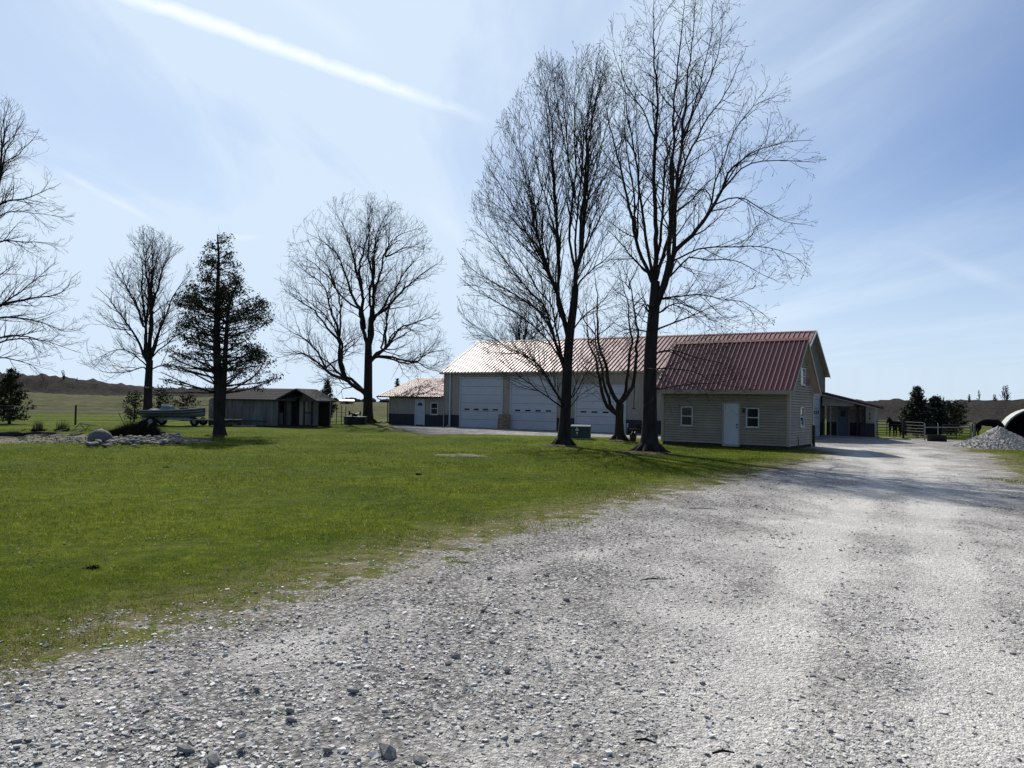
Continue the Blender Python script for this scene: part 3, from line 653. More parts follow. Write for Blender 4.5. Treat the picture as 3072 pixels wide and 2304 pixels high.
m = MB(); m.box(.03, .14, sdp-.16, sdp-.02, 0, 1.05); m.build('corner_post', MT['wood_dark'], shed)
so_ = .44; sp = math.atan2(srz-sh-.02, sdp/2); sc, ss = math.cos(sp), math.sin(sp); sze = sh+.03-so_*ss/sc+.05; slr = (sdp/2+so_)/sc
ribbed_area(shed, 'roof_panel', MT['red_metal'], (-sw-.30,-so_,sze), (1,0,0), (0,sc,ss), sw+.60, slr, pitch=.2286, h=.05, w=.09, top=.03)
ribbed_area(shed, 'roof_panel', MT['red_metal'], (.30,sdp+so_,sze), (-1,0,0), (0,-sc,ss), sw+.60, slr, pitch=.2286, h=.05, w=.09, top=.03)
m = MB(); m.prism_x([(-so_+.03,sze-.07),(-so_+.03,sze-.015),(sdp/2,srz+.045),(sdp+so_-.03,sze-.015),(sdp+so_-.03,sze-.07),(sdp/2,srz-.05)], -sw-.28, .27); m.build('roof_deck', MT['siding_trim'], shed)
m = MB(); m.prism_x([(sdp/2-.16,srz-.02),(sdp/2,srz+.115),(sdp/2+.16,srz-.02),(sdp/2,srz+.10)], -sw-.3, .30); m.build('ridge_cap', MT['red_trim'], shed)
m = MB(); m.box(-sw-.3, .28, -so_-.03, -so_-.003, sze-.17, sze+.012); m.build('fascia', MT['siding_trim'], shed)
m = MB(); m.box(-sw-.28, .27, -so_, -.03, sze-.17, sze-.15); m.build('soffit', MT['siding_trim'], shed)
m = MB(); m.box(-sw-.28, .27, sdp+.03, sdp+so_, sze-.17, sze-.15); m.build('soffit', MT['siding_trim'], shed)
for s in (.274, -sw-.31):
    m = MB(); m.prism_x([(-so_,sze-.17),(-so_,sze+.0),(sdp/2,srz+.06),(sdp+so_,sze+.0),(sdp+so_,sze-.17),(sdp/2,srz-.13)], s, s+.03); m.build('rake_trim', MT['siding_trim'], shed)

# --- low outbuilding with porch and board fence
OB = G(836, 1280); OB.z = 0
coop = empty('playhouse', OB, math.radians(-12), 'low grey board outbuilding with dark shingle roof and small railed porch', 'outbuilding')
# local x along the long wall (negative to the left), gable at x = 0 faces +x/camera; porch under the gable to x = 2.3
cw = 4.7
for i in range(int(cw/.15)):
    xx = -cw+i*.15; MB().box(xx, xx+.143, 0+.004*(i % 3), .03, .05, 1.78-.0*(i % 2)).build('board', MT['wood_grey'], coop)
MB().box(-cw, -.02, .035, .12, 0, 1.8).build('wall', MT['wood_dark'], coop)
MB().box(-cw, 2.5, 2.5, 2.6, 0, 1.8).build('wall', MT['wood_dark'], coop)
# the gabled porch block: ridge runs back (along y) over x 0..2.5
apx, apz, ehz = 1.32, 2.62, 1.82
m = MB(); m.prism([(-.25,ehz-.1),(-.25,ehz),(apx,apz),(2.85,ehz),(2.85,ehz-.1),(apx,apz-.11)], -.25, 2.9); m.build('porch_roof', MT['shingle'], coop)
m = MB(); m.prism([(.0,ehz-.06),(apx,apz-.16),(2.6,ehz-.06)], .75, .8); m.build('gable_wall', MT['wood_grey'], coop)
# long roof: ridge along x
m = MB(); m.prism_x([(-.3,1.76),(-.3,1.82),(1.25,2.6),(2.8,1.82),(2.8,1.76),(1.25,2.5)], -cw-.3, apx); m.build('main_roof', MT['shingle'], coop)
for r in range(7):
    f0 = r/7; f1 = (r+1)/7; y0 = -.31+1.55*f0; y1 = -.31+1.55*f1; z0 = 1.835+.78*f0; z1 = 1.835+.78*f1
    m = MB(); m.add([(-cw-.3,y0,z0+.012),(-.12+1.4*f0,y0,z0+.012),(-.12+1.4*f1,y1,z1),(-cw-.3,y1,z1),(-cw-.3,y0,z0-.004),(-.12+1.4*f0,y0,z0-.004)], [(0,1,2,3),(0,4,5,1)]); m.build('shingle_course', MT['shingle'], coop)
MB().box(-.02, 2.5, .75, .8, 0, 1.8).build('wall', MT['wood_grey'], coop)
dr = MB().box(.55, 1.12, .69, .745, .05, 1.95).build('door', MT['dark'], coop)
MB().box(1.14, 1.75, .70, .745, .15, 1.78).build('shutter', MT['door_white'], coop).data.materials[0] = MT['siding_trim']
for xx in (.0, .45, 1.85, 2.42): MB().box(xx-.05, xx+.05, -.05, .05, 0, 1.8).build('post', MT['wood_dark'], coop)
for a, b in ((.05,.40),(1.9,2.37)):
    MB().box(a, b, -.03, .03, .95, 1.02).build('handrail', MT['wood_dark'], coop); MB().box(a, b, -.03, .03, .12, .18).build('handrail', MT['wood_dark'], coop)
    n = int((b-a)/.09)
    for i in range(n): MB().box(a+.02+i*.09, a+.05+i*.09, -.015, .015, .18, .95).build('baluster', MT['wood_grey'], coop)
MB().box(-.1, 2.5, -.1, .75, -.05, .1).build('porch_floor', MT['wood_dark'], coop)
def board_fence(p0, p1, h, lab, bw=.15):
    p0 = Vector(p0); p1 = Vector(p1); d = p1-p0; L_ = d.length; e = empty('board_fence', p0, math.atan2(d.y, d.x), lab, 'fence')
    n = int(L_/bw)
    for i in range(n): MB().box(i*bw, i*bw+bw-.008, -.012+.006*(i % 2), .012+.006*(i % 2), .04, h+random.uniform(-.01,.01)).build('board', MT['wood_grey'], e)
    for z in (.3, h-.3): MB().box(0, L_, .02, .06, z, z+.09).build('rail', MT['wood_grey'], e)
    for xx in (.0, L_-.09): MB().box(xx, xx+.09, .06, .15, 0, h+.05).build('post', MT['wood_grey'], e)
    return e
a = G(936, 1279); b = G(993, 1277); a.z = b.z = 0
board_fence(a, b, 1.62, 'short weathered board fence at the porch end of the grey outbuilding')
a = G(625, 1277); b = G(655, 1278); a.z = b.z = 0
board_fence(a, b, 1.75, 'pale board fence section behind the forked cedar trunk')

# ------------------------------------------------------------------ trees
from math import sin, cos, pi
def catmull(P, step):
    P = [Vector(p) for p in P]; out = []
    for i in range(len(P)-1):
        p0 = P[max(i-1, 0)]; p1 = P[i]; p2 = P[i+1]; p3 = P[min(i+2, len(P)-1)]
        n = max(2, int((p2-p1).length/step))
        for k in range(n):
            t = k/n; out.append(.5*((2*p1)+(p2-p0)*t+(2*p0-5*p1+4*p2-p3)*t*t+(3*p1-p0-3*p2+p3)*t**3))
    out.append(P[-1]); return out
class TubeSet:
    def __init__(s): s.v = []; s.f = []; s.n = 0
    def add(s, pts, rads, sides):
        P = np.array([tuple(p) for p in pts]); R_ = np.array(rads); n = len(P)
        if n < 2: return
        T = np.empty_like(P); T[1:-1] = P[2:]-P[:-2]; T[0] = P[1]-P[0]; T[-1] = P[-1]-P[-2]
        T /= np.linalg.norm(T, axis=1)[:, None]+1e-9
        ref = np.array([.31, .17, .93]) if abs(T[:, 2].mean()) < .8 else np.array([.9, .35, .1])
        X = np.cross(T, ref); X /= np.linalg.norm(X, axis=1)[:, None]+1e-9; Y = np.cross(T, X)
        a = np.arange(sides)*2*pi/sides
        Vv = P[:, None, :]+R_[:, None, None]*(X[:, None, :]*np.cos(a)[None, :, None]+Y[:, None, :]*np.sin(a)[None, :, None])
        s.v.append(Vv.reshape(-1, 3))
        i = np.arange(n-1)[:, None]*sides; k = np.arange(sides)[None, :]; k2 = (k+1) % sides
        s.f.append((np.stack([i+k, i+k2, i+sides+k2, i+sides+k], -1).reshape(-1, 4))+s.n); s.n += n*sides
    def build(s, name, matl, parent, smooth=True):
        return place(name, np_mesh(name, np.concatenate(s.v), np.concatenate(s.f), smooth), matl, parent)
class Env:
    """crown outline: photo rows (y, left x, right x) turned into left/right reach from the trunk axis per height"""
    def __init__(s, rows, ax, Y):
        zz = []
        for y, l, r in rows: zz.append((D((l+r)/2, y, Y).z, max(ax-D(l, y, Y).x, .2), max(D(r, y, Y).x-ax, .2)))
        zz.sort(); s.z = [a[0] for a in zz]; s.l = [a[1] for a in zz]; s.r = [a[2] for a in zz]; s.ax = ax; s.Y = Y
    def ok(s, p):
        if p.z > s.z[-1]: return False
        dx = p.x-s.ax; dy = p.y-s.Y; rr = math.hypot(dx, dy)
        if rr < .3: return True
        c = dx/rr; z = max(p.z, s.z[0]); L_ = np_interp(z, s.z, s.l); R_ = np_interp(z, s.z, s.r)
        return rr < (L_*(1-c)/2+R_*(1+c)/2)
def np_interp(x, xs, ys):
    if x <= xs[0]: return ys[0]
    for i in range(1, len(xs)):
        if x <= xs[i]:
            t = (x-xs[i-1])/(xs[i]-xs[i-1]+1e-9); return ys[i-1]+(ys[i]-ys[i-1])*t
    return ys[-1]
def bare_tree(name, base, trunk, limbs, rows, label, seed=1, dens=(1.7, 2.6, 3.0), lens=(2.6, .9, .35), trop=.10, ang=(.5, .85), rot_copies=1.0, wander=.10, twig_r=.005, bud=.0, tw_mat='twig', flare=1.6, group=None, lens_min=.3, trunk_r=None, gnarl=.03, droop=0.0, minz=0.0, lr=.9):
    """trunk: [(px,py,r)], limbs: [([(px,py)...], r0, r1, depth offset at tip)], all traced in photo pixels at the trunk's depth"""
    rd = random.Random(seed); b = G(*base); Y = b.y; ax = b.x
    env = Env(rows, ax, Y); tree = empty(name, (0, 0, 0), 0, label, 'tree', group)
    brs = []
    tp = [(D(x, y, Y), r) for x, y, r in trunk]; tp[0] = (Vector((b.x, b.y, -.08)), tp[0][1])
    P = catmull([q[0] for q in tp], .35)
    Ls = [0]
    for i in range(1, len(P)): Ls.append(Ls[-1]+(P[i]-P[i-1]).length)
    cum = [0]
    for i in range(1, len(tp)): cum.append(cum[-1]+(tp[i][0]-tp[i-1][0]).length)
    R_ = [np_interp(l*cum[-1]/Ls[-1], cum, [q[1] for q in tp]) for l in Ls]
    R_ = [r*(1+(flare-1)*math.exp(-l/.38)) for r, l in zip(R_, Ls)]
    tset = TubeSet(); tset.add(P, R_, 12)
    # surface roots
    for k in range(7):
        a = 2*pi*k/7+rd.uniform(-.3, .3); r0 = R_[0]
        pts = [Vector((ax, Y, .42)), Vector((ax+cos(a)*r0*.75, Y+sin(a)*r0*.75, .20)), Vector((ax+cos(a)*r0*1.15, Y+sin(a)*r0*1.15, .05)), Vector((ax+cos(a)*r0*1.75, Y+sin(a)*r0*1.75, -.05))]
        tset.add(catmull(pts, .1), list(np.linspace(r0*.40, r0*.08, len(catmull(pts, .1)))), 6)
    all0 = []
    def jit(P, amp):
        o = Vector((0, 0, 0)); out = [P[0]]
        for p in P[1:]:
            o = o*.85+Vector((rd.gauss(0, amp), rd.gauss(0, amp), rd.gauss(0, amp*.6))); out.append(p+o)
        return out
    for pts, r0, r1, dy in limbs:
        n = len(pts); Pp = [D(x, y, Y+dy*(i/(n-1))**1.3) for i, (x, y) in enumerate(pts)]
        all0.append((Pp, r0, r1))
        if rd.random() < rot_copies:
            for rep in range(1 if rot_copies <= 1 else 2):
                th = rd.choice((-1, 1))*rd.uniform(.3, 1.35); sc_ = rd.uniform(.82, 1.0); q = []
                for p in Pp:
                    dx, dyy = p.x-ax, p.y-Y; q.append(Vector((ax+(dx*cos(th)-dyy*sin(th))*sc_, Y+(dx*sin(th)+dyy*cos(th))*sc_, p.z*(.94+.06*sc_) if p.z > 3 else p.z)))
                off = Pp[0]-q[0]
                q = [p+off*(1-i/(len(q)-1))**2 for i, p in enumerate(q)]
                all0.append((q, r0*.85, r1))
    for Pp, r0, r1 in all0:
        C = jit(catmull(Pp, .30), gnarl); n = len(C)
        rr = [r0*lr*(1-(i/(n-1)))**1.1+r1*.8 for i in range(n)]
        tset.add(C, rr, 7 if r0 > .06 else 5); brs.append((C, rr, 0))
    tset.build('trunk', MT['bark'], tree)
    cset = TubeSet(); cnt = [0]
    def spawn(par, rad, lev, t0):
        n = len(par); L_ = sum((par[i+1]-par[i]).length for i in range(n-1))
        k = int(dens[lev]*L_*(1-t0)+rd.random())
        for j in range(k):
            t = t0+(1-t0)*(j+rd.random())/max(k, 1); f = t*(n-1); i = min(int(f), n-2); p = par[i].lerp(par[i+1], f-i)
            d = (par[i+1]-par[i]).normalized(); rp = rad[i]
            az = rd.uniform(0, 2*pi); ref = Vector((rd.gauss(0, 1), rd.gauss(0, 1), rd.gauss(0, 1)))
            side = d.cross(ref)
            if side.length < 1e-4: continue
            side.normalize(); th = rd.uniform(*ang); dd_ = d*cos(th)+side*sin(th)
            ln = lens[lev]*rd.uniform(.45, 1.25)*(1.12-.55*t if lev == 0 else 1.0)
            st = (.30, .20, .13)[lev]; ns = max(2, int(ln/st)); pts = [p]; q = p
            tr = trop
            for s_ in range(ns):
                tz = tr-droop*(s_/ns)
                dd_ = (dd_+Vector((rd.gauss(0, wander), rd.gauss(0, wander), rd.gauss(0, wander)+tz))).normalized()
                q = q+dd_*st
                if not env.ok(q) or q.z < minz: break
                pts.append(q)
            if len(pts) < 2: continue
            r0 = min(rp*.62, .0048*ln*2.4+twig_r*1.1); m_ = len(pts)
            rr = [max(r0*(1-s_/(m_-1)*.85), twig_r*.75) for s_ in range(m_)]
            if bud and lev == 2: rr[-1] = rr[-1]+bud*rd.random()
            cset.add(pts, rr, 4 if lev == 0 else 3); cnt[0] += 1
            if lev < 2: spawn(pts, rr, lev+1, .18 if lev == 0 else .1)
    for C, rr, lv in brs: spawn(C, rr, 0, .22)
    cset.build('crown', MT[tw_mat], tree)
    return tree
LX = lambda s: [(a, b) for a, b in s]

# T7: tallest maple by the shed
bare_tree('maple_tree', (1948,1356), [(1948,1356,.33),(1949,1250,.285),(1950,1150,.265),(1952,1050,.25),(1962,928,.22),(1966,844,.18)],
 [([(1966,850),(1966,802),(1963,717),(1968,591),(1972,422),(1968,253),(1963,127),(1963,-25)], .14, .012, .3),
  ([(1962,940),(1983,878),(2008,810),(2019,743),(2021,641),(2025,549),(2042,422),(2048,338),(2063,211),(2076,110),(2090,-10)], .14, .012, -.8),
  ([(1966,830),(1995,743),(2014,667),(2046,523),(2071,456),(2122,363),(2173,295),(2206,236),(2240,143)], .10, .010, 1.5),
  ([(2008,800),(2025,751),(2071,709),(2122,641),(2160,574),(2181,523),(2219,489)], .10, .045, -1.0),
  ([(2122,641),(2173,472),(2206,396),(2257,321),(2308,295),(2367,270)], .05, .008, -1.6),
  ([(2150,590),(2223,506),(2290,485),(2375,485),(2455,494)], .05, .008, -1.0),
  ([(2139,616),(2206,591),(2274,624),(2341,667),(2420,679)], .04, .008, -2.0),
  ([(1960,850),(1953,827),(1928,776),(1911,717),(1898,658),(1881,591),(1864,515),(1843,447),(1831,405),(1818,338),(1797,253)], .11, .010, .6),
  ([(1958,880),(1953,831),(1894,776),(1852,726),(1801,675)], .07, .008, -1.4),
  ([(1911,720),(1905,640),(1898,540),(1880,420),(1868,300),(1850,200)], .05, .008, 1.4),
  ([(2019,760),(2025,781),(2093,749),(2188,742),(2297,743),(2380,775),(2430,830)], .055, .007, -1.2),
  ([(2010,830),(2066,773),(2120,781),(2202,781),(2270,814),(2340,850)], .05, .007, 1.0),
  ([(1966,900),(1982,895),(2101,883),(2161,898),(2229,902),(2283,939),(2320,975)], .055, .007, -1.0),
  ([(1955,1000),(1979,985),(2053,955),(2093,939),(2147,914),(2200,900)], .06, .007, -2.2),
  ([(1960,945),(1985,933),(2020,914),(2080,944),(2140,990)], .045, .007, 1.4),
  ([(1950,1120),(1966,1110),(1993,1107),(2080,1115),(2134,1145),(2180,1160)], .05, .006, -1.6),
  ([(1950,1178),(1969,1170),(2045,1156),(2124,1156),(2194,1145),(2262,1137)], .055, .006, -2.0),
  ([(1951,1065),(2015,1050),(2096,1075),(2167,1088),(2230,1110)], .045, .006, .4),
  ([(1953,945),(1930,914),(1909,949),(1885,985)], .05, .006, -.8),
  ([(1955,1000),(1900,985),(1850,1000),(1815,1040)], .04, .006, 1.0),
  ([(2042,430),(2090,330),(2130,230),(2160,130),(2175,30)], .05, .008, -.8),
  ([(1970,430),(1925,330),(1880,260),(1840,150)], .045, .008, -.9)],
 [(-60,1900,2110),(0,1850,2200),(100,1800,2280),(200,1780,2310),(270,1780,2370),(400,1780,2340),(490,1775,2460),(600,1770,2410),(690,1760,2430),(800,1770,2420),(900,1790,2390),(960,1810,2330),(1050,1830,2280),(1120,1860,2270),(1175,1900,2260)],
 'tallest bare maple with wide forking crown, its trunk rising beside the beige shed', seed=3, dens=(3.3,3.7,2.8), lens=(2.5,.85,.32), trop=.045, ang=(.45,.95), rot_copies=.7, wander=.10, twig_r=.0062, bud=.012, gnarl=.025, lr=.72)

# T5: vase-shaped maple
bare_tree('maple_tree', (1690,1337), [(1691,1337,.27),(1697,1220,.235),(1701,1126,.22),(1708,1018,.20),(1722,909,.17),(1726,859,.15)],
 [([(1726,870),(1730,815),(1744,765),(1751,692),(1755,613),(1762,511),(1769,389),(1784,316),(1805,237),(1813,164)], .13, .010, .5),
  ([(1728,830),(1711,721),(1722,620),(1730,511),(1726,389),(1726,280),(1733,193)], .08, .009, -1.2),
  ([(1706,1030),(1683,931),(1668,873),(1646,815),(1625,750),(1603,671),(1589,584),(1567,511),(1545,439),(1516,381)], .11, .009, -.6),
  ([(1690,960),(1675,916),(1675,801),(1674,714),(1668,613),(1661,497),(1657,389),(1639,280),(1617,179)], .09, .009, .8),
  ([(1699,1130),(1675,1054),(1654,967),(1632,909),(1589,873),(1531,801),(1473,728),(1422,656)], .08, .008, .6),
  ([(1690,1080),(1668,1039),(1640,975),(1610,931),(1552,887),(1480,844),(1415,801),(1372,743)], .065, .007, -1.4),
  ([(1697,1120),(1683,1083),(1639,1018),(1567,953),(1495,909),(1422,866),(1372,822)], .06, .007, 1.6),
  ([(1696,1225),(1661,1162),(1625,1104),(1581,1068),(1509,1032),(1437,989),(1386,953)], .055, .007, -.5),
  ([(1696,1230),(1675,1213),(1625,1177),(1545,1112),(1480,1068),(1422,1032)], .05, .006, -2.0),
  ([(1724,880),(1740,844),(1784,801),(1827,765),(1870,700)], .06, .007, -.8),
  ([(1744,770),(1751,757),(1798,656),(1842,555),(1862,475)], .06, .007, .9),
  ([(1709,1010),(1740,965),(1775,930),(1813,895),(1850,840)], .05, .007, .5),
  ([(1700,1195),(1719,1191),(1755,1126),(1784,1083),(1810,1040)], .04, .006, -.6),
  ([(1698,1225),(1711,1220),(1733,1191),(1784,1162),(1820,1165)], .03, .006, -1.2),
  ([(1668,880),(1630,780),(1580,690),(1530,600),(1480,520),(1450,470)], .06, .007, 1.4),
  ([(1650,830),(1600,740),(1540,660),(1480,610),(1430,570)], .05, .007, -1.6),
  ([(1672,720),(1640,600),(1610,480),(1590,360),(1570,280)], .05, .007, -.9),
  ([(1755,620),(1790,500),(1815,400),(1840,300),(1850,240)], .05, .007, -1.3),
  ([(1726,600),(1700,480),(1690,360),(1685,250),(1680,180)], .045, .007, 1.2)],
 [(165,1600,1830),(210,1590,1850),(280,1545,1865),(380,1480,1880),(500,1440,1890),(600,1410,1900),(700,1388,1900),(800,1372,1890),(900,1366,1870),(1000,1375,1850),(1100,1420,1830),(1200,1560,1800)],
 'bare vase-shaped maple with dense upswept branches beside the green utility box', seed=5, dens=(4.2,4.2,2.8), lens=(2.8,.85,.30), trop=.07, ang=(.35,.75), rot_copies=.9, wander=.07, twig_r=.0064, bud=.012, gnarl=.02, lr=.74)

# T6: small crooked tree between them
bare_tree('bare_tree', (1858,1322), [(1858,1322,.235),(1858,1253,.205),(1860,1212,.21)],
 [([(1858,1250),(1846,1239),(1822,1217),(1805,1181),(1793,1133),(1786,1072),(1771,1027),(1764,960),(1760,900)], .13, .012, -.3),
  ([(1860,1215),(1853,1205),(1829,1149),(1817,1092),(1793,1043),(1786,1005),(1789,944),(1787,884),(1779,808)], .13, .012, .5),
  ([(1860,1215),(1863,1205),(1889,1178),(1901,1145),(1906,1080),(1913,1024),(1901,955),(1890,868),(1857,790)], .13, .012, .2),
  ([(1890,868),(1887,846),(1906,806),(1920,760)], .04, .007, .4), ([(1901,920),(1925,890),(1945,870)], .04, .007, -.5),
  ([(1786,1005),(1760,975),(1735,930),(1725,880)], .04, .007, -.6), ([(1771,1030),(1800,1000),(1840,960),(1870,920)], .035, .006, -.8),
  ([(1793,1133),(1760,1110),(1735,1060)], .03, .006, .4)],
 [(760,1760,1930),(840,1735,1945),(900,1720,1945),(1000,1712,1950),(1100,1715,1955),(1200,1740,1945)],
 'short crooked bare tree with three bent stems standing between two maples', seed=8, dens=(3.4,3.6,2.4), lens=(1.5,.6,.25), trop=.05, ang=(.5,1.0), rot_copies=.3, wander=.14, twig_r=.006, gnarl=.04)

# T4: round tree left of the annex
bare_tree('bare_tree', (1104,1270), [(1104,1270,.42),(1104,1183,.37),(1105,1093,.33),(1105,1029,.28)],
 [([(1104,1190),(1092,1178),(1062,1160),(1035,1138),(999,1124),(972,1102),(936,1074),(904,1059),(845,1056)], .22, .014, -1),
  ([(1035,1140),(1031,1120),(1022,1070),(1017,1025),(999,1002),(967,966),(936,930),(890,898),(845,862)], .17, .014, .5),
  ([(974,1104),(954,1065),(927,1029),(886,1002),(841,970)], .10, .012, -1.5),
  ([(1019,1030),(1008,980),(994,934),(976,876),(949,839),(899,803),(870,770)], .11, .012, 1.5),
  ([(1105,1050),(1098,1025),(1085,957),(1076,921),(1053,876),(1026,803),(999,753),(963,722),(918,695)], .19, .013, -1),
  ([(1090,985),(1089,970),(1083,866),(1076,821),(1089,753),(1107,686),(1112,608)], .18, .013, .5),
  ([(1106,1040),(1112,1002),(1119,934),(1125,866),(1144,821),(1157,767),(1189,708),(1243,686)], .20, .013, -.6),
  ([(1123,880),(1117,798),(1123,731),(1153,663),(1184,618)], .12, .012, 1.4),
  ([(1112,990),(1117,966),(1153,934),(1189,898),(1225,857),(1270,821),(1334,781)], .16, .012, .6),
  ([(1105,1095),(1112,1083),(1135,1061),(1162,1043),(1193,1002),(1207,984),(1270,961),(1310,940)], .16, .012, -1),
  ([(1150,1050),(1153,1043),(1162,980),(1171,912),(1190,850)], .11, .012, .9),
  ([(1107,1090),(1126,1070),(1162,1068),(1207,1079),(1248,1086),(1275,1061),(1333,1047)], .13, .012, -.5),
  ([(1230,1083),(1252,1084),(1279,1106),(1320,1112)], .06, .010, -1),
  ([(1076,925),(1040,900),(1000,850),(950,790),(890,760)], .09, .011, -2),
  ([(1157,770),(1180,760),(1215,740),(1262,740)], .08, .011, 1),
  ([(1083,870),(1060,780),(1040,700),(1010,640)], .10, .011, -1.8),
  ([(1060,1160),(1045,1165),(1030,1170),(1010,1190)], .06, .010, -1.5)],
 [(570,1060,1160),(620,970,1240),(680,890,1290),(760,860,1330),(800,845,1350),(860,828,1345),(930,822,1330),(1000,818,1345),(1060,828,1372),(1130,845,1345)],
 'large rounded bare tree with one low left limb standing left of the barn annex', seed=13, dens=(2.8,3.0,2.2), lens=(3.2,1.4,.55), trop=.05, ang=(.45,.95), rot_copies=.75, wander=.12, twig_r=.0095, gnarl=.05)

# T2: slim tree near the pond bed
bare_tree('bare_tree', (443,1275), [(443,1275,.30),(444,1180,.26),(449,1080,.21)],
 [([(449,1085),(452,994),(449,908),(441,823),(435,737),(435,680)], .14, .012, .4), ([(447,1085),(432,1052),(432,966),(424,880),(427,794),(401,730)], .11, .012, -.8),
  ([(447,1095),(429,1063),(401,1006),(366,948),(326,897),(286,857)], .10, .010, .8), ([(405,1010),(395,994),(343,988),(286,960)], .05, .009, -1.2),
  ([(449,1085),(458,1052),(481,983),(510,908),(544,851),(578,815)], .11, .010, -.5), ([(451,940),(452,926),(475,868),(498,794),(550,742)], .07, .010, 1),
  ([(446,1110),(424,1086),(366,1052),(309,1069),(265,1095)], .05, .009, .5), ([(446,1125),(429,1102),(384,1111),(339,1120),(305,1116),(268,1088)], .05, .009, -1),
  ([(450,1080),(490,1040),(540,1000),(590,975)], .06, .009, 1.2), ([(430,980),(405,900),(370,830),(345,780)], .06, .009, 1),
  ([(447,1110),(485,1095),(540,1100),(585,1085)], .05, .009, -.7), ([(447,870),(462,800),(480,730)], .06, .009, -.6)],
 [(675,400,470),(740,365,560),(820,315,590),(900,276,592),(1000,262,605),(1080,250,605),(1140,262,600)],
 'slim bare tree with fan-shaped crown beside the parked boat', seed=17, dens=(4.0,3.6,2.4), lens=(2.2,1.0,.42), trop=.06, ang=(.4,.85), rot_copies=.75, wander=.11, twig_r=.0085, gnarl=.035)

# T1: tree at the picture's left, trunk outside the frame
bare_tree('bare_tree', (-70,1292), [(-70,1292,.33),(-66,1150,.28),(-58,950,.24),(-45,800,.2)],
 [([(-45,820),(-30,700),(-8,560),(4,450),(12,380),(30,300)], .14, .010, .4), ([(-60,980),(-20,930),(0,917),(86,897),(183,880),(215,840),(245,815)], .09, .008, -.5),
  ([(-50,800),(-20,740),(0,725),(86,725),(172,731)], .07, .008, .6), ([(-40,740),(0,616),(86,593),(183,548)], .08, .008, -.8), ([(-45,790),(0,650),(100,640),(189,651)], .06, .008, 1),
  ([(-62,1030),(0,954),(114,966),(195,994),(225,990)], .08, .008, 1), ([(-64,1060),(0,1017),(86,1011),(172,1046)], .07, .008, -1), ([(-30,700),(0,508),(57,462),(114,393)], .07, .008, .5),
  ([(-10,580),(20,470),(50,400),(70,330)], .06, .008, -.6), ([(-66,1120),(-10,1075),(60,1085),(120,1110)], .06, .007, .4), ([(-40,760),(-80,640),(-120,520),(-140,420)], .09, .008, .4),
  ([(-60,980),(-130,900),(-220,840)], .09, .008, .4), ([(-64,1060),(-150,1010),(-260,990)], .08, .008, -.5), ([(-62,1000),(20,900),(90,850),(160,790)], .07, .008, .3), ([(-55,900),(10,820),(60,790)], .06, .008, -.6)],
 [(285,-120,50),(400,-180,125),(500,-240,170),(600,-280,200),(700,-300,195),(760,-300,150),(820,-300,240),(880,-300,258),(1000,-280,235),(1060,-260,200),(1130,-200,130)],
 'spreading bare tree standing by the log and low spruce near the pond bed', seed=19, dens=(4.0,4.0,3.0), lens=(2.0,.85,.34), trop=.03, ang=(.4,.9), rot_copies=.55, wander=.10, twig_r=.007, gnarl=.03)

# T8: bushy tree behind the barn roof
bT = (1560,1259)
bare_tree('bare_tree', bT, [(1560,1259,.3),(1560,1120,.24),(1562,1060,.2)],
 [([(1562,1070),(1550,1020),(1535,980),(1520,945)], .1, .015, .6), ([(1562,1065),(1575,1010),(1585,950),(1590,905)], .11, .015, -.6), ([(1562,1060),(1600,1010),(1640,970),(1665,940)], .1, .015, .6),
  ([(1560,1080),(1530,1050),(1505,1020),(1490,985)], .08, .015, -.6), ([(1562,1070),(1605,1040),(1650,1020),(1680,1000)], .08, .015, 1), ([(1565,1060),(1555,1000),(1560,950),(1558,915)], .1, .015, 1), ([(1565,1060),(1610,1000),(1625,940),(1632,915)], .09, .015, -1)],
 [(895,1540,1640),(940,1500,1680),(1000,1480,1700),(1060,1480,1700),(1120,1500,1680)],
 'small bushy bare tree showing above the barn roof behind it', seed=23, dens=(4.0,3.6,2.2), lens=(1.8,.9,.4), trop=.05, ang=(.4,.9), rot_copies=1, wander=.13, twig_r=.013)

# saplings on the berms
def sapling(px, top, base_y, Yd, hgt_px, seed, lab, wd=40):
    rd = random.Random(seed); p = D(px, base_y, Yd); tree = empty('sapling', (0,0,0), 0, lab, 'tree', 'thin saplings on the berm crest'); ts = TubeSet(); cs_ = TubeSet()
    H_ = (base_y-top)*Yd/F
    k = rd.randint(1, 3); first = True
    for s_ in range(k):
        pts = [p+Vector((s_*.25, 0, -1.0))]; d = Vector((rd.uniform(-.15,.15), rd.uniform(-.1,.1), 1)).normalized(); n = 9
        for i in range(n): d = (d+Vector((rd.gauss(0,.06), rd.gauss(0,.06), .05))).normalized(); pts.append(pts[-1]+d*(H_*rd.uniform(.8,1)+.6)/n)
        rr = [(.05*(1-i/n)+.012)*(Yd/165)**1.5 for i in range(n+1)]; ts.add(pts, rr, 5)
        for i in range(2, n):
            for _ in range(5):
                a = rd.uniform(0, 2*pi); dd_ = Vector((cos(a)*.6, sin(a)*.6, .9)).normalized(); L_ = H_*.5*rd.uniform(.4,1)*(1.1-i/n); q = [pts[i]]
                for z_ in range(4): dd_ = (dd_+Vector((rd.gauss(0,.1), rd.gauss(0,.1), .08))).normalized(); q.append(q[-1]+dd_*L_/4)
                kf = (Yd/165)**2; cs_.add(q, [.045*kf,.04*kf,.034*kf,.03*kf,.026*kf], 3)
                for z_ in (1,2,3):
                    e_ = (dd_+Vector((rd.gauss(0,.5), rd.gauss(0,.5), .2))).normalized(); cs_.add([q[z_], q[z_]+e_*L_*.25], [.03*kf,.024*kf], 3)
    ts.build('trunk', MT['bark_pale'], tree); cs_.build('crown', MT['bark_pale'], tree)
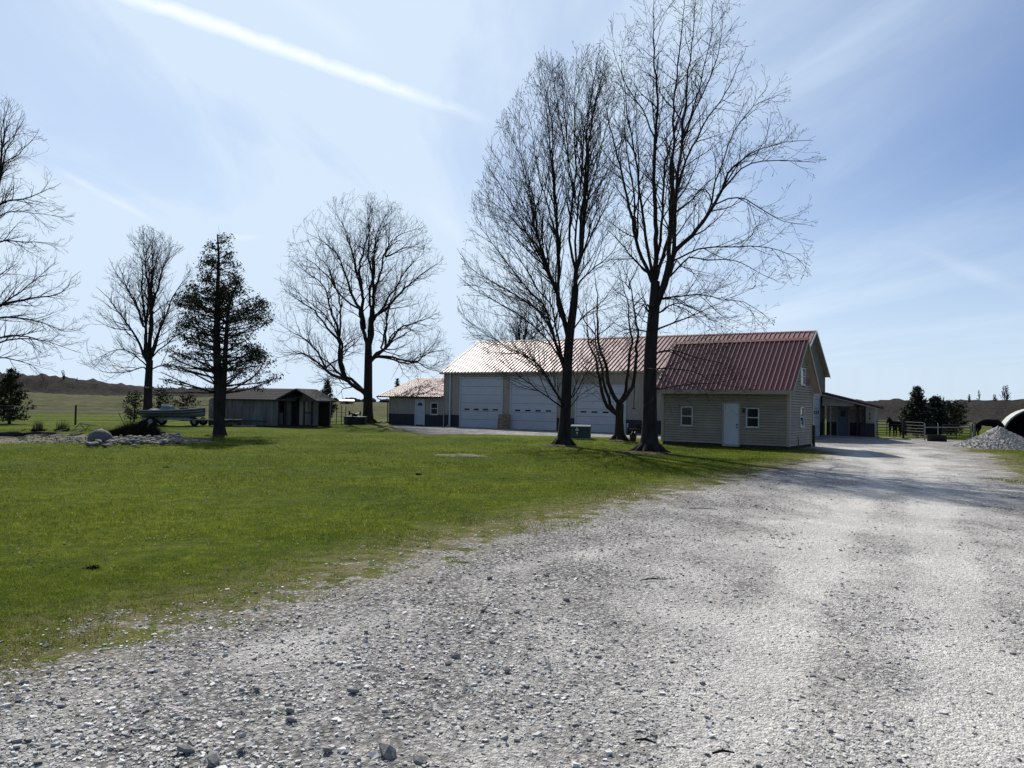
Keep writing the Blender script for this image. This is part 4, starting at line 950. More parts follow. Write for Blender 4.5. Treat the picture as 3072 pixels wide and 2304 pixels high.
for i, (px, top, by, Yd, lab) in enumerate([(190,1096,1135,122,'thin forked sapling on the left earth berm above the reeds'),(228,1122,1137,122,'short sapling just right of the forked one on the left berm'),(152,1118,1135,122,'faint sapling left of the forked one on the left berm'),
     (2830,1178,1209,168,'spreading sapling on the berm right behind the dark evergreens'),(2868,1190,1210,167,'tiny sapling between spreading ones on the right berm'),(2905,1172,1205,164,'twin sapling on the berm behind the tubular gate'),(2938,1158,1206,163,'bushy sapling cluster on the berm behind the hoop shelter path'),(2985,1172,1206,162,'narrow sapling left of the tallest berm sapling'),(3016,1142,1206,162,'tallest single sapling on the right berm'),(3056,1196,1208,161,'stubby sapling on the berm right above the hoop shelter')]):
    sapling(px, top, by, Yd, 0, 40+i, lab)

# evergreens ---------------------------------------------------------------
def leaf_cards(points, size, rd_seed, flat=.6, n_each=1, spread=.1, elong=2.2):
    r2 = np.random.default_rng(rd_seed); Pn = np.repeat(np.asarray(points, float), n_each, 0); N = len(Pn); Pn = Pn+r2.normal(scale=spread, size=(N, 3))
    a = r2.normal(size=(N, 3)); a[:, 2] *= flat; a /= np.linalg.norm(a, axis=1)[:, None]; b_ = np.cross(a, r2.normal(size=(N, 3))); b_ /= np.linalg.norm(b_, axis=1)[:, None]
    s_ = size*r2.uniform(.5, 1.4, size=(N, 1)); w_ = s_/elong
    Vv = np.stack([Pn-a*s_*.5, Pn+b_*w_*.5, Pn+a*s_*.5, Pn-b_*w_*.5], 1).reshape(-1, 3); Fq = np.arange(N*4).reshape(N, 4)
    return Vv, Fq
def spruce(px, base_y, top_y, halfw_px, label, seed=1, matl='needle', name='spruce_tree', depth=None, skirt=.04, dens=1.0, card=.17, rnd=False):
    rd = random.Random(seed); b = G(px, base_y) if depth is None else Vector((D(px, base_y, depth).x, depth, 0)); Yd = b.y; H_ = D(px, top_y, Yd).z; Rm = halfw_px*Yd/F
    tree = empty(name, (0,0,0), 0, label, 'tree'); ts = TubeSet(); ts.add([b+Vector((0,0,-.05)), b+Vector((.03,0,H_*.5)), b+Vector((0,0,H_*.98))], [.028*H_, .016*H_, .008], 7)
    pts = []; n = int(H_*14*dens)
    for i in range(n):
        f = (i+.5)/n; z = H_*(skirt+(1-skirt)*f); L_ = (Rm*math.sqrt(max(1-(1.5*f-.5)**2, .02)) if rnd else Rm*(1-f)**.72)*rd.uniform(.55, 1.2)+.10
        for _ in range(3):
            a = rd.uniform(0, 2*pi); d = Vector((cos(a), sin(a), rd.uniform(.0, .35)+.3*f)).normalized(); q = b+Vector((0,0,z)); br = [q]
            for k in range(5): d = (d+Vector((0,0,.06))).normalized(); q = q+d*L_/5; br.append(q)
            ts.add(br, [.012,.01,.009,.008,.007,.005], 3)
            m_ = max(3, int(L_*26*dens))
            for k in range(m_):
                t = rd.uniform(.12, 1)**.8*4.999; i0 = int(t); p = br[i0].lerp(br[i0+1], t-i0); pts.append(tuple(p+Vector((rd.gauss(0,.06), rd.gauss(0,.06), rd.gauss(0,.03)-.03))))
    ts.build('trunk', MT['bark'], tree)
    Vv, Fq = leaf_cards(pts, card, seed, .7, 2, .05, 2.6); place('foliage', np_mesh('foliage', Vv, Fq), MT[matl], tree); return tree
spruce(980, 1271, 1139, 34, 'young spruce with open upright twigs behind the board fence', 3, depth=69)
spruce(1190, 1258, 1136, 16, 'narrow spruce tip showing above the left end of the annex roof', 4, depth=84)
spruce(28, 1272, 1108, 62, 'dark spruce standing on the lawn behind the log and reeds', 5, matl='cedar')
spruce(2752, 1312, 1160, 52, 'taller dark evergreen behind the pipe gate', 6, matl='needle_blue', dens=1.3)
spruce(2806, 1312, 1190, 52, 'shorter dark evergreen right beside the taller one behind the gate', 7, matl='needle_blue', dens=1.3)
spruce(2852, 1306, 1206, 46, 'low olive green evergreen shrub at the end of the dark evergreens', 8, matl='shrub', name='evergreen_shrub', rnd=True)
spruce(2718, 1306, 1228, 18, 'small olive evergreen behind the standing dark horse', 9, matl='shrub', name='evergreen_shrub', rnd=True)
spruce(402, 1264, 1178, 34, 'dark evergreen shrub behind the slim bare trunk by the boat', 10, matl='shrub', name='evergreen_shrub', rnd=True, dens=.65, depth=58)
spruce(486, 1262, 1182, 40, 'broad olive evergreen shrub behind the boat bow', 12, matl='shrub', name='evergreen_shrub', rnd=True, dens=.65, depth=60)
spruce(560, 1258, 1192, 44, 'low dark evergreen shrub behind the boat stern and cedar', 14, matl='shrub', name='evergreen_shrub', rnd=True, dens=.65, depth=64)

# the forked cedar
def cedar():
    rd = random.Random(31); base = G(658, 1307); Y = base.y
    tree = empty('cedar_tree', (0,0,0), 0, 'tall ragged forked cedar with two dark trunks standing alone on the lawn', 'tree')
    ts = TubeSet(); px = lambda l: [D(x, y, Y) for x, y in l]
    a = px([(659,1307),(657,1250),(655,1156),(650,1030),(652,903),(656,777),(652,703)]); a[0].z = -.06
    ca = catmull(a, .3); n = len(ca); ra = [.30*(1-(i/n)*.93) for i in range(n)]; ra[0] *= 1.45; ra[1] *= 1.15; ts.add(ca, ra, 10)
    b_ = px([(664,1250),(667,1198),(673,1114),(679,1009),(684,937),(700,880),(712,850)]); cb = catmull(b_, .3); m_ = len(cb); rb = [.19*(1-.9*i/m_) for i in range(m_)]; ts.add(cb, rb, 9)
    env = Env([(700,638,668),(740,632,676),(775,618,690),(800,592,722),(850,584,722),(872,572,722),(905,532,795),(950,538,803),(1000,540,800),(1035,542,762),(1075,505,800),(1120,488,835),(1170,478,848),(1200,490,835)], base.x, Y)
    fol = []; zt = D(656,703,Y).z; zb = D(660,1195,Y).z
    for stem, rs, n_ in ((ca, ra, 150), (cb, rb, 80)):
        for k in range(n_):
            t = rd.random()**.85; i = min(int(t*(len(stem)-1)), len(stem)-2); p = stem[i]
            if p.z < zb: continue
            a_ = rd.uniform(0, 2*pi); f = (p.z-zb)/(zt-zb); up_ = rd.uniform(-.05, .35)+.35*f
            d = Vector((cos(a_), sin(a_), up_)).normalized(); q = p; br = [q]; 
            for s_ in range(26):
                d = (d+Vector((rd.gauss(0,.10), rd.gauss(0,.10), rd.gauss(0,.05)+.015))).normalized(); q = q+d*.22
                if not env.ok(q): break
                br.append(q)
            if len(br) < 3: continue
            r0 = min(rs[i]*.4, .012+.011*len(br)*.22); ts.add(br, [r0*(1-j/len(br)*.85)+.004 for j in range(len(br))], 4)
            dead = p.z < D(0,1090,Y).z and d.x < 0 and rd.random() < .75
            for j in range(1, len(br)-1):
                for _ in range(2):
                    e = (d+Vector((rd.gauss(0,.8), rd.gauss(0,.8), rd.gauss(0,.35)))).normalized(); L_ = rd.uniform(.2,.6); tw = [br[j], br[j]+e*L_*.5, br[j]+e*L_+Vector((0,0,.04))]
                    ts.add(tw, [.008,.006,.004], 3)
                    if j > len(br)*(.34 if f > .42 else .52) and rd.random() < (.08 if dead else .62 if f > .42 else .58):
                        c = tw[-1]
                        for _2 in range(rd.randint(6, 14)): fol.append(tuple(c+Vector((rd.gauss(0,.12), rd.gauss(0,.12), rd.gauss(0,.085)))))
            if not dead:
                for _2 in range(20): fol.append(tuple(br[-1]+Vector((rd.gauss(0,.14), rd.gauss(0,.14), rd.gauss(0,.10)))))
    ts.build('trunk', MT['bark'], tree)
    Vv, Fq = leaf_cards(fol, .10, 5, .9, 2, .05, 1.8); place('foliage', np_mesh('foliage', Vv, Fq), MT['cedar'], tree)
cedar()

# ------------------------------------------------------------------ distant things
def far_wood():
    V_ = []; F_ = []; n = 0; r2 = np.random.default_rng(2)
    for i in range(170):
        x = -560+i*6.6+r2.uniform(-3, 3); y = 1350+r2.uniform(-60, 60); h = r2.uniform(5, 9.5); w_ = r2.uniform(4, 8)
        ring = []
        for lv, (zf, rf) in enumerate(((0,.5),(.35,1),(.7,.85),(.93,.45))):
            for k in range(7): a = 2*pi*k/7; q = r2.uniform(.75,1.25); ring.append((x+w_*rf*q*cos(a), y+w_*rf*q*sin(a), h*zf-1+r2.uniform(-.3,.3)))
        V_ += ring; 
        for lv in range(3):
            for k in range(7): F_.append((n+lv*7+k, n+lv*7+(k+1) % 7, n+lv*7+7+(k+1) % 7, n+lv*7+7+k))
        n += 28
    o = place('distant_wood', np_mesh('distant_wood', V_, F_), MT['far_wood']); tag(o, 'distant line of woodland on the horizon beyond the field', 'woodland', kind='stuff')
far_wood()
fh = Vector((D(1040,1208,420).x, 420, 0)); house = empty('farmhouse', fh, .3, 'far white-roofed farm building beyond the field between trees', 'building')
MB().box(-3.6,3.6,-2,2,0,1.75).build('wall', MT['pallet'], house); m = MB(); m.prism_x([(-2.3,1.7),(0,2.55),(2.3,1.7)], -4, 4); m.build('roof', MT['galv'], house)
MB().box(-1,1,-2.1,-2.02,0,1.5).build('door', MT['dark'], house)

# ------------------------------------------------------------------ things by the barn
def at_barn(s, w, z=0): return barn_m @ Vector((s, w, z))
barn_m = Matrix.Translation(A) @ Matrix.Rotation(BARN_A, 4, 'Z')
pal = empty('wooden_pallet', at_barn(4.02, -.30), BARN_A, 'weathered wooden pallet standing upright against the barn between two overhead doors', 'pallet')
for i in range(8): MB().box(-.48, .48, -.075, -.055, .02+i*.132, .02+i*.132+.098).build('slat', MT['pallet'], pal, rot=(math.radians(-6),0,0))
for x in (-.44, 0, .44): MB().box(x-.02, x+.02, -.053, .05, .02, 1.06).build('stringer', MT['pallet'], pal, rot=(math.radians(-6),0,0))
for i in range(4): MB().box(-.48, .48, .052, .07, .02+i*.31, .12+i*.31).build('slat', MT['pallet'], pal, rot=(math.radians(-6),0,0))
# utility box
p = G(1742, 1317); p.z = 0
tb = empty('utility_box', p, math.radians(-10), 'dark green metal utility box with pale lid and small stickers on the lawn', 'utility box')
MB().box(-.52,.52,-.35,.42,.06,.66).build('cabinet', MT['green_box'], tb)
m = MB(); m.hexa([(-.55,-.39,.662),(.55,-.39,.662),(.55,.45,.662),(-.55,.45,.662),(-.53,-.36,.70),(.53,-.36,.70),(.53,.43,.76),(-.53,.43,.76)]); m.build('lid', MT['green_lid'], tb)
MB().box(-.62,.62,-.45,.5,-.1,.055).build('base_pad', MT['concrete'], tb)
MB().box(-.26,-.08,-.356,-.351,.46,.53).build('sticker', MT['sticker'], tb); MB().box(-.22,-.13,-.356,-.351,.56,.62).build('sticker', MT['sticker'], tb)
MB().box(-.22,-.13,-.356,-.351,.30,.38).build('sticker', MT['sticker'], tb); MB().box(-.22,-.13,-.356,-.351,.20,.28).build('sticker', MT['sticker_red'], tb)
MB().box(-.005,.005,-.36,-.351,.08,.65).build('door_seam', MT['dark'], tb)
# black bucket with two white things in it, beside the crooked tree
p = G(1899, 1324); p.z = 0
bk = empty('planter', p, 0, 'black round planter with white things on top beside the crooked tree', 'planter')
m = MB(); n = 14
m.tube([(0,0,0),(0,0,.05),(0,0,.34),(0,0,.36)], [.14,.15,.19,.205], n); m.build('pot', MT['tank'], bk)
m = MB(); rdd = random.Random(4)
for i in range(60):
    a = rdd.uniform(0,6.28); r_ = rdd.uniform(0,.17); h = rdd.uniform(.12,.26); m.beam((r_*cos(a)*.6,r_*sin(a)*.6,.33), (r_*cos(a)*1.6,r_*sin(a)*1.6,.33+h), .018, .012)
m.build('foliage', MT['dead'], bk)
for sx in (-.08,.06): MB().tube([(sx-.03,-.12,.40),(sx,-.13,.46),(sx+.03,-.12,.50)], [.012,.03,.014], 8).build('white_ornament', MT['white_trim'], bk)
# white pipe and stored equipment in the shade by the barn wall
q = empty('vent_pipe', at_barn(13.75, -.35), BARN_A, 'short white upright pipe by the barn wall behind the crooked tree', 'pipe')
m = MB(); m.tube([(0,0,0),(0,0,.62)], .055, 10); m.build('pipe', MT['white_trim'], q); MB().tube([(0,0,.60),(0,0,.67)], .068, 10).build('cap', MT['white_trim'], q)
mo = empty('mower_deck', at_barn(15.6, -2.6), BARN_A+.3, 'dark low tow-behind implement parked between the maple trunk and the shed', 'implement')
MB().box(-.7,.7,-.45,.45,.22,.42).build('deck', MT['dark'], mo); MB().beam((0,-.45,.35),(0,-1.4,.45),.07).build('tongue', MT['black_metal'], mo)
for sx in (-.78,.78):
    w_ = MB().tube([(sx-.07,.1,.25),(sx+.07,.1,.25)], .25, 16).build('wheel', MT['rubber'], mo); MB().tube([(sx-.075,.1,.25),(sx+.075,.1,.25)], .11, 12).build('rim', MT['white_trim'], w_)
MB().box(-.3,.35,-.2,.25,.42,.75).build('engine', MT['dark'], mo)

# rope swing hanging from the crooked tree
Yr = G(1858,1322).y; ra = D(1904,1150,Yr+.1); rb_ = D(1901,1226,Yr+.1)
rp = empty('rope_swing', ra, 0, 'thin dark rope hanging from the right stem of the crooked tree', 'rope')
MB().tube([(0,0,0),((rb_-ra).x*.5,0,(rb_-ra).z*.5),((rb_-ra).x,0,(rb_-ra).z)], .022, 6).build('rope', MT['dark'], rp); MB().tube([((rb_-ra).x-.07,0,(rb_-ra).z+.02),((rb_-ra).x+.09,0,(rb_-ra).z-.02)], .025, 6).build('handle', MT['dark'], rp)

# ------------------------------------------------------------------ right side: porch yard, gates, horses
def wire(p0, p1, r, n=6): return MB().tube([p0, p1], r, n)
def farm_gate(a, b, h, label, n=6, z0=.18):
    a = Vector(a); b = Vector(b); d = b-a; L_ = Vector((d.x,d.y,0)).length; e = empty('farm_gate', (a.x,a.y,0), math.atan2(d.y,d.x), label, 'gate')
    for i in range(n):
        z = z0+(h-z0)*(i/(n-1))**1.15; MB().tube([(0.02,0,z),(L_-.02,0,z)], .024, 8).build('rail', MT['black_metal'], e)
    for x in (.02, L_*.5, L_-.02): MB().tube([(x,.0,z0-.03),(x,.0,h+.03)], .026, 8).build('upright', MT['black_metal'], e)
    MB().tube([(L_*.06,.03,h),(L_*.26,.03,z0)], .016, 6).build('brace', MT['black_metal'], e)
    return e
def gp(x, y, dy=0): p = G(x, y); p.z = 0; return p
farm_gate(gp(2612,1312), gp(2708,1313), 1.08, 'dark tubular farm gate between the barn porch and the standing horse')
farm_gate(gp(2712,1314), gp(2772,1319), 1.08, 'short dark tubular gate right of the standing horse, before the evergreens')
farm_gate(gp(2826,1320), gp(2912,1322), .98, 'dark tubular gate panel between the trough and the grazing horse')
def post(px, py, h, r, mt, label):
    o = empty('fence_post', gp(px,py), 0, label, 'post'); MB().tube([(0,0,-.1),(0,0,h),(0,0,h+.02)], [r,r*.95,r*.5], 10).build('shaft', MT[mt], o); return o
post(2774,1321,1.02,.042,'galv','pale metal gate post left of the black trough'); post(2814,1318,1.02,.038,'galv','pale metal post rising behind the black trough')
post(2914,1323,.98,.045,'galv','pale gate post at the far end of the top rail'); post(2923,1323,1.05,.07,'wood_grey','grey timber post beside the rump of the grazing horse'); post(2710,1314,1.2,.06,'wood_dark','dark post between the two tubular gates')
a = gp(2776,1320); b = gp(2916,1322); rl = empty('top_rail', (0,0,0), 0, 'long pale horizontal rail above the black trough', 'rail')
MB().tube([(a.x,a.y,.80),(b.x,b.y,.84)], .026, 8).build('rail', MT['galv'], rl)
tr = empty('water_trough', gp(2811,1324), -.1, 'black oval water trough in front of the pale gate posts', 'trough')
m = MB(); N_ = 28; prof = [(.52,.0,.26),(.56,.0,.30),(.58,.38,.31),(.60,.40,.33),(.55,.40,.28),(.52,.12,.25)]; vs = []
for rx, z, ry in prof:
    for k in range(N_): an = 2*pi*k/N_; vs.append((rx*cos(an), ry*sin(an), z))
fs = [(i*N_+k, i*N_+(k+1) % N_, (i+1)*N_+(k+1) % N_, (i+1)*N_+k) for i in range(len(prof)-1) for k in range(N_)]+[tuple(range(N_))[::-1], tuple((len(prof)-1)*N_+k for k in range(N_))]
m.add(vs, fs); m.build('tub', MT['tank'], tr, smooth=True)

def horse(name, loc, rz, label, matl, sc=1.0, graze=False):
    h = empty(name, loc, rz, label, 'horse'); h.scale = (sc,)*3
    # +x is the head end
    J = {'pel':(-.55,0,1.13,.27,.25),'loin':(-.25,0,1.14,.25,.25),'mid':(.05,0,1.10,.29,.27),'cho':(.38,0,1.10,.27,.29),'che':(.58,0,1.12,.21,.25),
         'hipL':(-.62,.13,1.0,.17,.2),'stL':(-.52,.16,.80,.13,.15),'hoL':(-.70,.15,.50,.065,.075),'caL':(-.66,.15,.26,.045,.045),'feL':(-.62,.15,.03,.06,.06),
         'hipR':(-.62,-.13,1.0,.17,.2),'stR':(-.50,-.16,.80,.13,.15),'hoR':(-.66,-.15,.50,.065,.075),'caR':(-.62,-.15,.26,.045,.045),'feR':(-.58,-.15,.03,.06,.06),
         'shL':(.50,.14,.92,.13,.15),'elL':(.46,.15,.74,.10,.10),'knL':(.49,.15,.44,.06,.06),'anL':(.48,.15,.16,.042,.042),'foL':(.52,.15,.03,.06,.06),
         'shR':(.50,-.14,.92,.13,.15),'elR':(.46,-.15,.74,.10,.10),'knR':(.52,-.15,.44,.06,.06),'anR':(.52,-.15,.16,.042,.042),'foR':(.56,-.15,.03,.06,.06)}
    if graze: J.update({'n1':(.80,0,.98,.15,.19),'n2':(1.02,0,.72,.11,.15),'pol':(1.20,0,.47,.10,.11),'fac':(1.24,0,.27,.08,.085),'muz':(1.24,0,.09,.06,.06)})
    else: J.update({'n1':(.78,0,1.25,.15,.20),'n2':(.98,0,1.38,.11,.15),'pol':(1.12,.0,1.46,.10,.11),'fac':(1.27,0,1.28,.085,.09),'muz':(1.38,0,1.10,.06,.065)})
    ed = [('pel','loin'),('loin','mid'),('mid','cho'),('cho','che'),('che','n1'),('n1','n2'),('n2','pol'),('pol','fac'),('fac','muz')]
    for s_ in 'LR': ed += [('pel','hip'+s_),('hip'+s_,'st'+s_),('st'+s_,'ho'+s_),('ho'+s_,'ca'+s_),('ca'+s_,'fe'+s_),('cho','sh'+s_),('sh'+s_,'el'+s_),('el'+s_,'kn'+s_),('kn'+s_,'an'+s_),('an'+s_,'fo'+s_)]
    ks = list(J); me_ = bpy.data.meshes.new('body'); me_.from_pydata([J[k][:3] for k in ks], [(ks.index(a), ks.index(b)) for a, b in ed], [])
    o = place('body', me_, MT[matl], h); sk = o.modifiers.new('skin','SKIN'); sk.use_smooth_shade = True
    for i, k in enumerate(ks): me_.skin_vertices[0].data[i].radius = J[k][3:5]; me_.skin_vertices[0].data[i].use_root = (k == 'pel')
    sb = o.modifiers.new('sub','SUBSURF'); sb.levels = 2; sb.render_levels = 2
    t = MB(); t.tube([(-.80,0,1.12),(-.90,0,.95),(-.90,0,.65),(-.86,0,.40)], [.04,.07,.08,.02], 8); t.build('tail', MT[matl], h, smooth=True)
    pv = Vector(J['pol'][:3])
    for s_ in (-1,1): MB().tube([pv+Vector((-.02,s_*.05,.06)), pv+Vector((-.03,s_*.075,.14)), pv+Vector((-.02,s_*.07,.20))], [.03,.035,.006], 6).build('ear', MT[matl], h, smooth=True)
    mn = MB(); a_ = Vector(J['che'][:3])+Vector((0,0,.23)); b_ = Vector(J['n2'][:3])+Vector((-.08,0,.12)); c_ = pv+Vector((-.06,0,.10)); mn.tube([a_,Vector(J['n1'][:3])+Vector((-.08,0,.17)),b_,c_], [.03,.05,.05,.04], 6); mn.build('mane', MT[matl], h, smooth=True)
    return h
horse('horse', gp(2684,1312), math.radians(-140), 'dark horse standing behind the tubular gate with lowered head', 'horse', .86)
hp = D(2962,1318,51.5); horse('horse', (hp.x,51.5,0), math.radians(-8), 'dark grazing horse side-on behind the gravel heap', 'horse', 1.02, True)

# gravel heap
def heap():
    c = G(2985, 1352); cx, cy = 25.3, 39.9; r2 = np.random.default_rng(12); n = 46; xs = np.linspace(-1, 1, n); X, Yg = np.meshgrid(xs, xs)
    rr = np.hypot(X*1.0, Yg*1.0); z = 1.1*np.clip(1-rr, 0, 1)**1.05*(1+.10*vnoise(X*3, Yg*3, 1.2, 8)) + .05*vnoise(X*9, Yg*9, 1.3, 5)*np.clip(1.1-rr, 0, 1)+.025*r2.normal(size=X.shape)-.05
    z[rr > 1.0] = -.15
    X2 = cx+X*2.15; Y2 = cy+Yg*2.15; Vv = np.stack([X2.ravel(), Y2.ravel(), z.ravel()], 1); i0 = np.arange((n-1)*n).reshape(n-1, n)[:, :-1].ravel()
    e = empty('gravel_heap', (0,0,0), 0, 'grey conical heap of crushed gravel at the edge of the drive', 'gravel heap')
    place('mound', np_mesh('mound', Vv, np.stack([i0, i0+1, i0+n+1, i0+n], 1), False), MT['heap'], e)
    k = 3800; a = r2.uniform(0, 2*pi, k); q = np.sqrt(r2.uniform(0, 1.15, k)); px_ = q*np.cos(a); py_ = q*np.sin(a); zz = 1.1*np.clip(1-np.hypot(px_, py_), 0, 1)**1.05
    tag(stones_mesh('loose_stones', np.stack([cx+px_*2.15, cy+py_*2.15, zz], 1), r2.uniform(.025, .07, k), MT['heap'], e, 3), kind='stuff')
    for j, (dx, dy) in enumerate(((-.6,-2.2),(-.1,-2.35))): pass
CUBE = np.array([(-1,-1,-1),(1,-1,-1),(1,1,-1),(-1,1,-1),(-1,-1,1),(1,-1,1),(1,1,1),(-1,1,1)], float)
CF = np.array([(0,3,2,1),(4,5,6,7),(0,1,5,4),(1,2,6,5),(2,3,7,6),(3,0,4,7)])
def stones_mesh(name, P, size, matl, parent=None, seed=0, flat=.6, attrs=False):
    r2 = np.random.default_rng(seed); N = len(P); Bx = CUBE[None]*np.array([1,.78,flat])[None, None]*r2.uniform(.45, 1.0, size=(N, 8, 1))+r2.normal(scale=.16, size=(N, 8, 3))
    a = r2.uniform(0, 2*pi, N); tl = r2.normal(scale=.22, size=N); c, s_ = np.cos(a), np.sin(a); ct, st = np.cos(tl), np.sin(tl)
    Rx = np.zeros((N, 3, 3)); Rx[:, 0, 0] = 1; Rx[:, 1, 1] = ct; Rx[:, 1, 2] = -st; Rx[:, 2, 1] = st; Rx[:, 2, 2] = ct
    Rz = np.zeros((N, 3, 3)); Rz[:, 0, 0] = c; Rz[:, 0, 1] = -s_; Rz[:, 1, 0] = s_; Rz[:, 1, 1] = c; Rz[:, 2, 2] = 1
    Vv = np.einsum('nij,nkj->nki', Rz@Rx, Bx)*(np.asarray(size)[:, None, None]*.5)+np.asarray(P)[:, None, :]
    Fq = (CF[None]+np.arange(N)[:, None, None]*8).reshape(-1, 4)
    return place(name, np_mesh(name, Vv.reshape(-1, 3), Fq, False, {'v': np.repeat(r2.uniform(0, 1, N), 8)}), matl, parent)
heap()

# hoop shelter behind the heap
hs = empty('hoop_shelter', (D(3130,1300,50).x, 50.0, 0), math.radians(60), 'pale arched hoop shelter with dark open end beside the gravel heap', 'shelter')
N_ = 18; Rh = 2.3; Hh = 2.2
def arc(r, h, n=N_): return [(r*cos(pi*k/n), h*sin(pi*k/n)**.9) for k in range(n+1)]
m = MB(); o_ = arc(Rh, Hh); i_ = arc(Rh-.06, Hh-.06)
for k in range(N_):
    m.hexa([(0,o_[k][0],o_[k][1]),(0,i_[k][0],i_[k][1]),(6,i_[k][0],i_[k][1]),(6,o_[k][0],o_[k][1]),(0,o_[k+1][0],o_[k+1][1]),(0,i_[k+1][0],i_[k+1][1]),(6,i_[k+1][0],i_[k+1][1]),(6,o_[k+1][0],o_[k+1][1])])
m.build('cover', MT['hoop'], hs)
m = MB(); m.prism_x([(y, z) for y, z in i_], 5.9, 5.95); m.build('back_wall', MT['dark'], hs)
for x in (.03, 3, 5.8): m = MB(); m.tube([(x, y*.99, z*.99) for y, z in i_], .035, 6); m.build('hoop', MT['galv'], hs)

# ------------------------------------------------------------------ left side things
def boat():
    p = G(505, 1277); e = empty('motor_boat', (p.x+.2, p.y, 0), math.radians(4), 'grey aluminium fishing boat with dark stripes', 'boat')
    L_, n = 3.9, 16; vs = []; fs = []
    prof = 6
    for i in range(n+1):
        t = i/n; x = -1.75+L_*t; bw = .85*(1-(t**3.2))+.02; sh_ = .98+.22*t**2; kz = .52+.30*max(0, t-.72)**1.3*2.2
        for k, (fy, fz) in enumerate(((0,0),(.55,.06),(.88,.35),(.97,.70),(1.0,1.0))): vs.append((x, -bw*fy, kz+(sh_-kz)*fz))
    m_ = 5
    for i in range(n):
        for k in range(m_-1): fs.append((i*m_+k, (i+1)*m_+k, (i+1)*m_+k+1, i*m_+k+1))
    nb = len(vs); vs += [(x, -y, z) for x, y, z in vs]; fs += [tuple(nb+q for q in f)[::-1] for f in fs]
    fs.append(tuple([4,3,2,1,0]+[nb+1,nb+2,nb+3,nb+4]))
    mm = MB(); mm.add(vs, fs); hull = mm.build('hull', MT['hull'], e, smooth=True); s_ = hull.modifiers.new('s','SOLIDIFY'); s_.thickness = .03
    for fz, mt in ((.84,'dark'),(.58,'dark')):
        mm = MB()
        for i in range(n):
            for sg in (-1,):
                def pt(t, z0): 
                    bw = .85*(1-(t**3.2))+.02; sh_ = .98+.22*t**2; kz = .52+.30*max(0, t-.72)**1.3*2.2; return (-1.75+L_*t, sg*(bw*(.97+.03*fz)+.012), kz+(sh_-kz)*z0)
                mm.add([pt(i/n, fz-.05), pt((i+1)/n, fz-.05), pt((i+1)/n, fz+.05), pt(i/n, fz+.05)], [(0,1,2,3)])
        mm.build('stripe', MT[mt], e)
    mm = MB(); mm.tube([(-1.75+L_*t, -(.85*(1-t**3.2)+.02), .99+.22*t**2) for t in [k/12 for k in range(13)]], .03, 6); mm.tube([(-1.75+L_*t, (.85*(1-t**3.2)+.02), .99+.22*t**2) for t in [k/12 for k in range(13)]], .03, 6); mm.build('gunwale', MT['hull_white'], e)
    MB().box(-.55,.05,-.45,.35,.7,1.30).build('console', MT['blue_plastic'], e); MB().box(-.5,0,-.5,-.46,1.28,1.42).build('windscreen', MT['hull_white'], e)
    MB().box(-1.3,-.9,-.5,.5,.75,1.08).build('seat', MT['hull_white'], e)
    MB().beam((.2,-.1,1.18),(2.6,-.05,1.42),.05).build('trolling_pole', MT['pale_stick'], e)
    t = empty('boat_trailer', (p.x+.2, p.y, 0), math.radians(4), 'low galvanised trailer carrying the grey fishing boat', 'trailer')
    for y in (-.55,.55): MB().box(-1.8,1.6,y-.04,y+.04,.40,.48).build('frame_rail', MT['galv'], t)
    MB().beam((1.6,-.5,.44),(3.6,0,.44),.08).build('tongue', MT['galv'], t); MB().beam((1.6,.5,.44),(3.6,0,.44),.08).build('tongue', MT['galv'], t)
    for x in (-1.6,-.6,1.1): MB().box(x-.04,x+.04,-.6,.6,.34,.398).build('cross_member', MT['galv'], t)
    for x in (-.95,):
        for y in (-.95,.95):
            w_ = MB().tube([(x,y-.1,.30),(x,y+.1,.30)], .30, 18).build('wheel', MT['rubber'], t); MB().tube([(x,y-.11,.30),(x,y+.11,.30)], .15, 12).build('rim', MT['galv'], w_)
            MB().box(x-.42,x+.42,y-.12,y+.12,.62,.65).build('mudguard', MT['dark'], t)
    for y in (-.5,.5): MB().box(-1.7,1.3,y-.05,y+.05,.485,.56).build('bunk', MT['wood_grey'], t)
boat()
# second low trailer/pile of timber to the right
p = G(560, 1277); tl = empty('utility_trailer', (p.x+1.3, p.y+.3, 0), math.radians(2), 'dark low flatbed trailer with scrap timber behind the cedar trunk', 'trailer')
MB().box(-1.5,2.2,-.7,.7,.34,.44).build('bed', MT['dark'], tl)
for x in (-.6,):
    for y in (-.78,.78):
        w_ = MB().tube([(x,y-.08,.28),(x,y+.08,.28)], .28, 16).build('wheel', MT['rubber'], tl); MB().tube([(x,y-.09,.28),(x,y+.09,.28)], .12, 10).build('rim', MT['galv'], tl)
MB().beam((2.2,0,.40),(3.9,0,.36),.08).build('tongue', MT['black_metal'], tl)
rdd = random.Random(6)
sawh = empty('sawhorse', (p.x+1.9, p.y+.3, .44), .2, 'weathered sawhorse frame standing on the low flatbed trailer', 'sawhorse')
for a_, b_ in (((-.45,-.2,0),(-.3,0,.62)),((-.45,.2,0),(-.3,0,.62)),((.5,-.2,0),(.35,0,.72)),((.5,.2,0),(.35,0,.72))): MB().beam(a_, b_, .05).build('leg', MT['wood_grey'], sawh)
MB().beam((-.45,0,.60),(.5,0,.74),.07).build('crossbar', MT['wood_grey'], sawh)
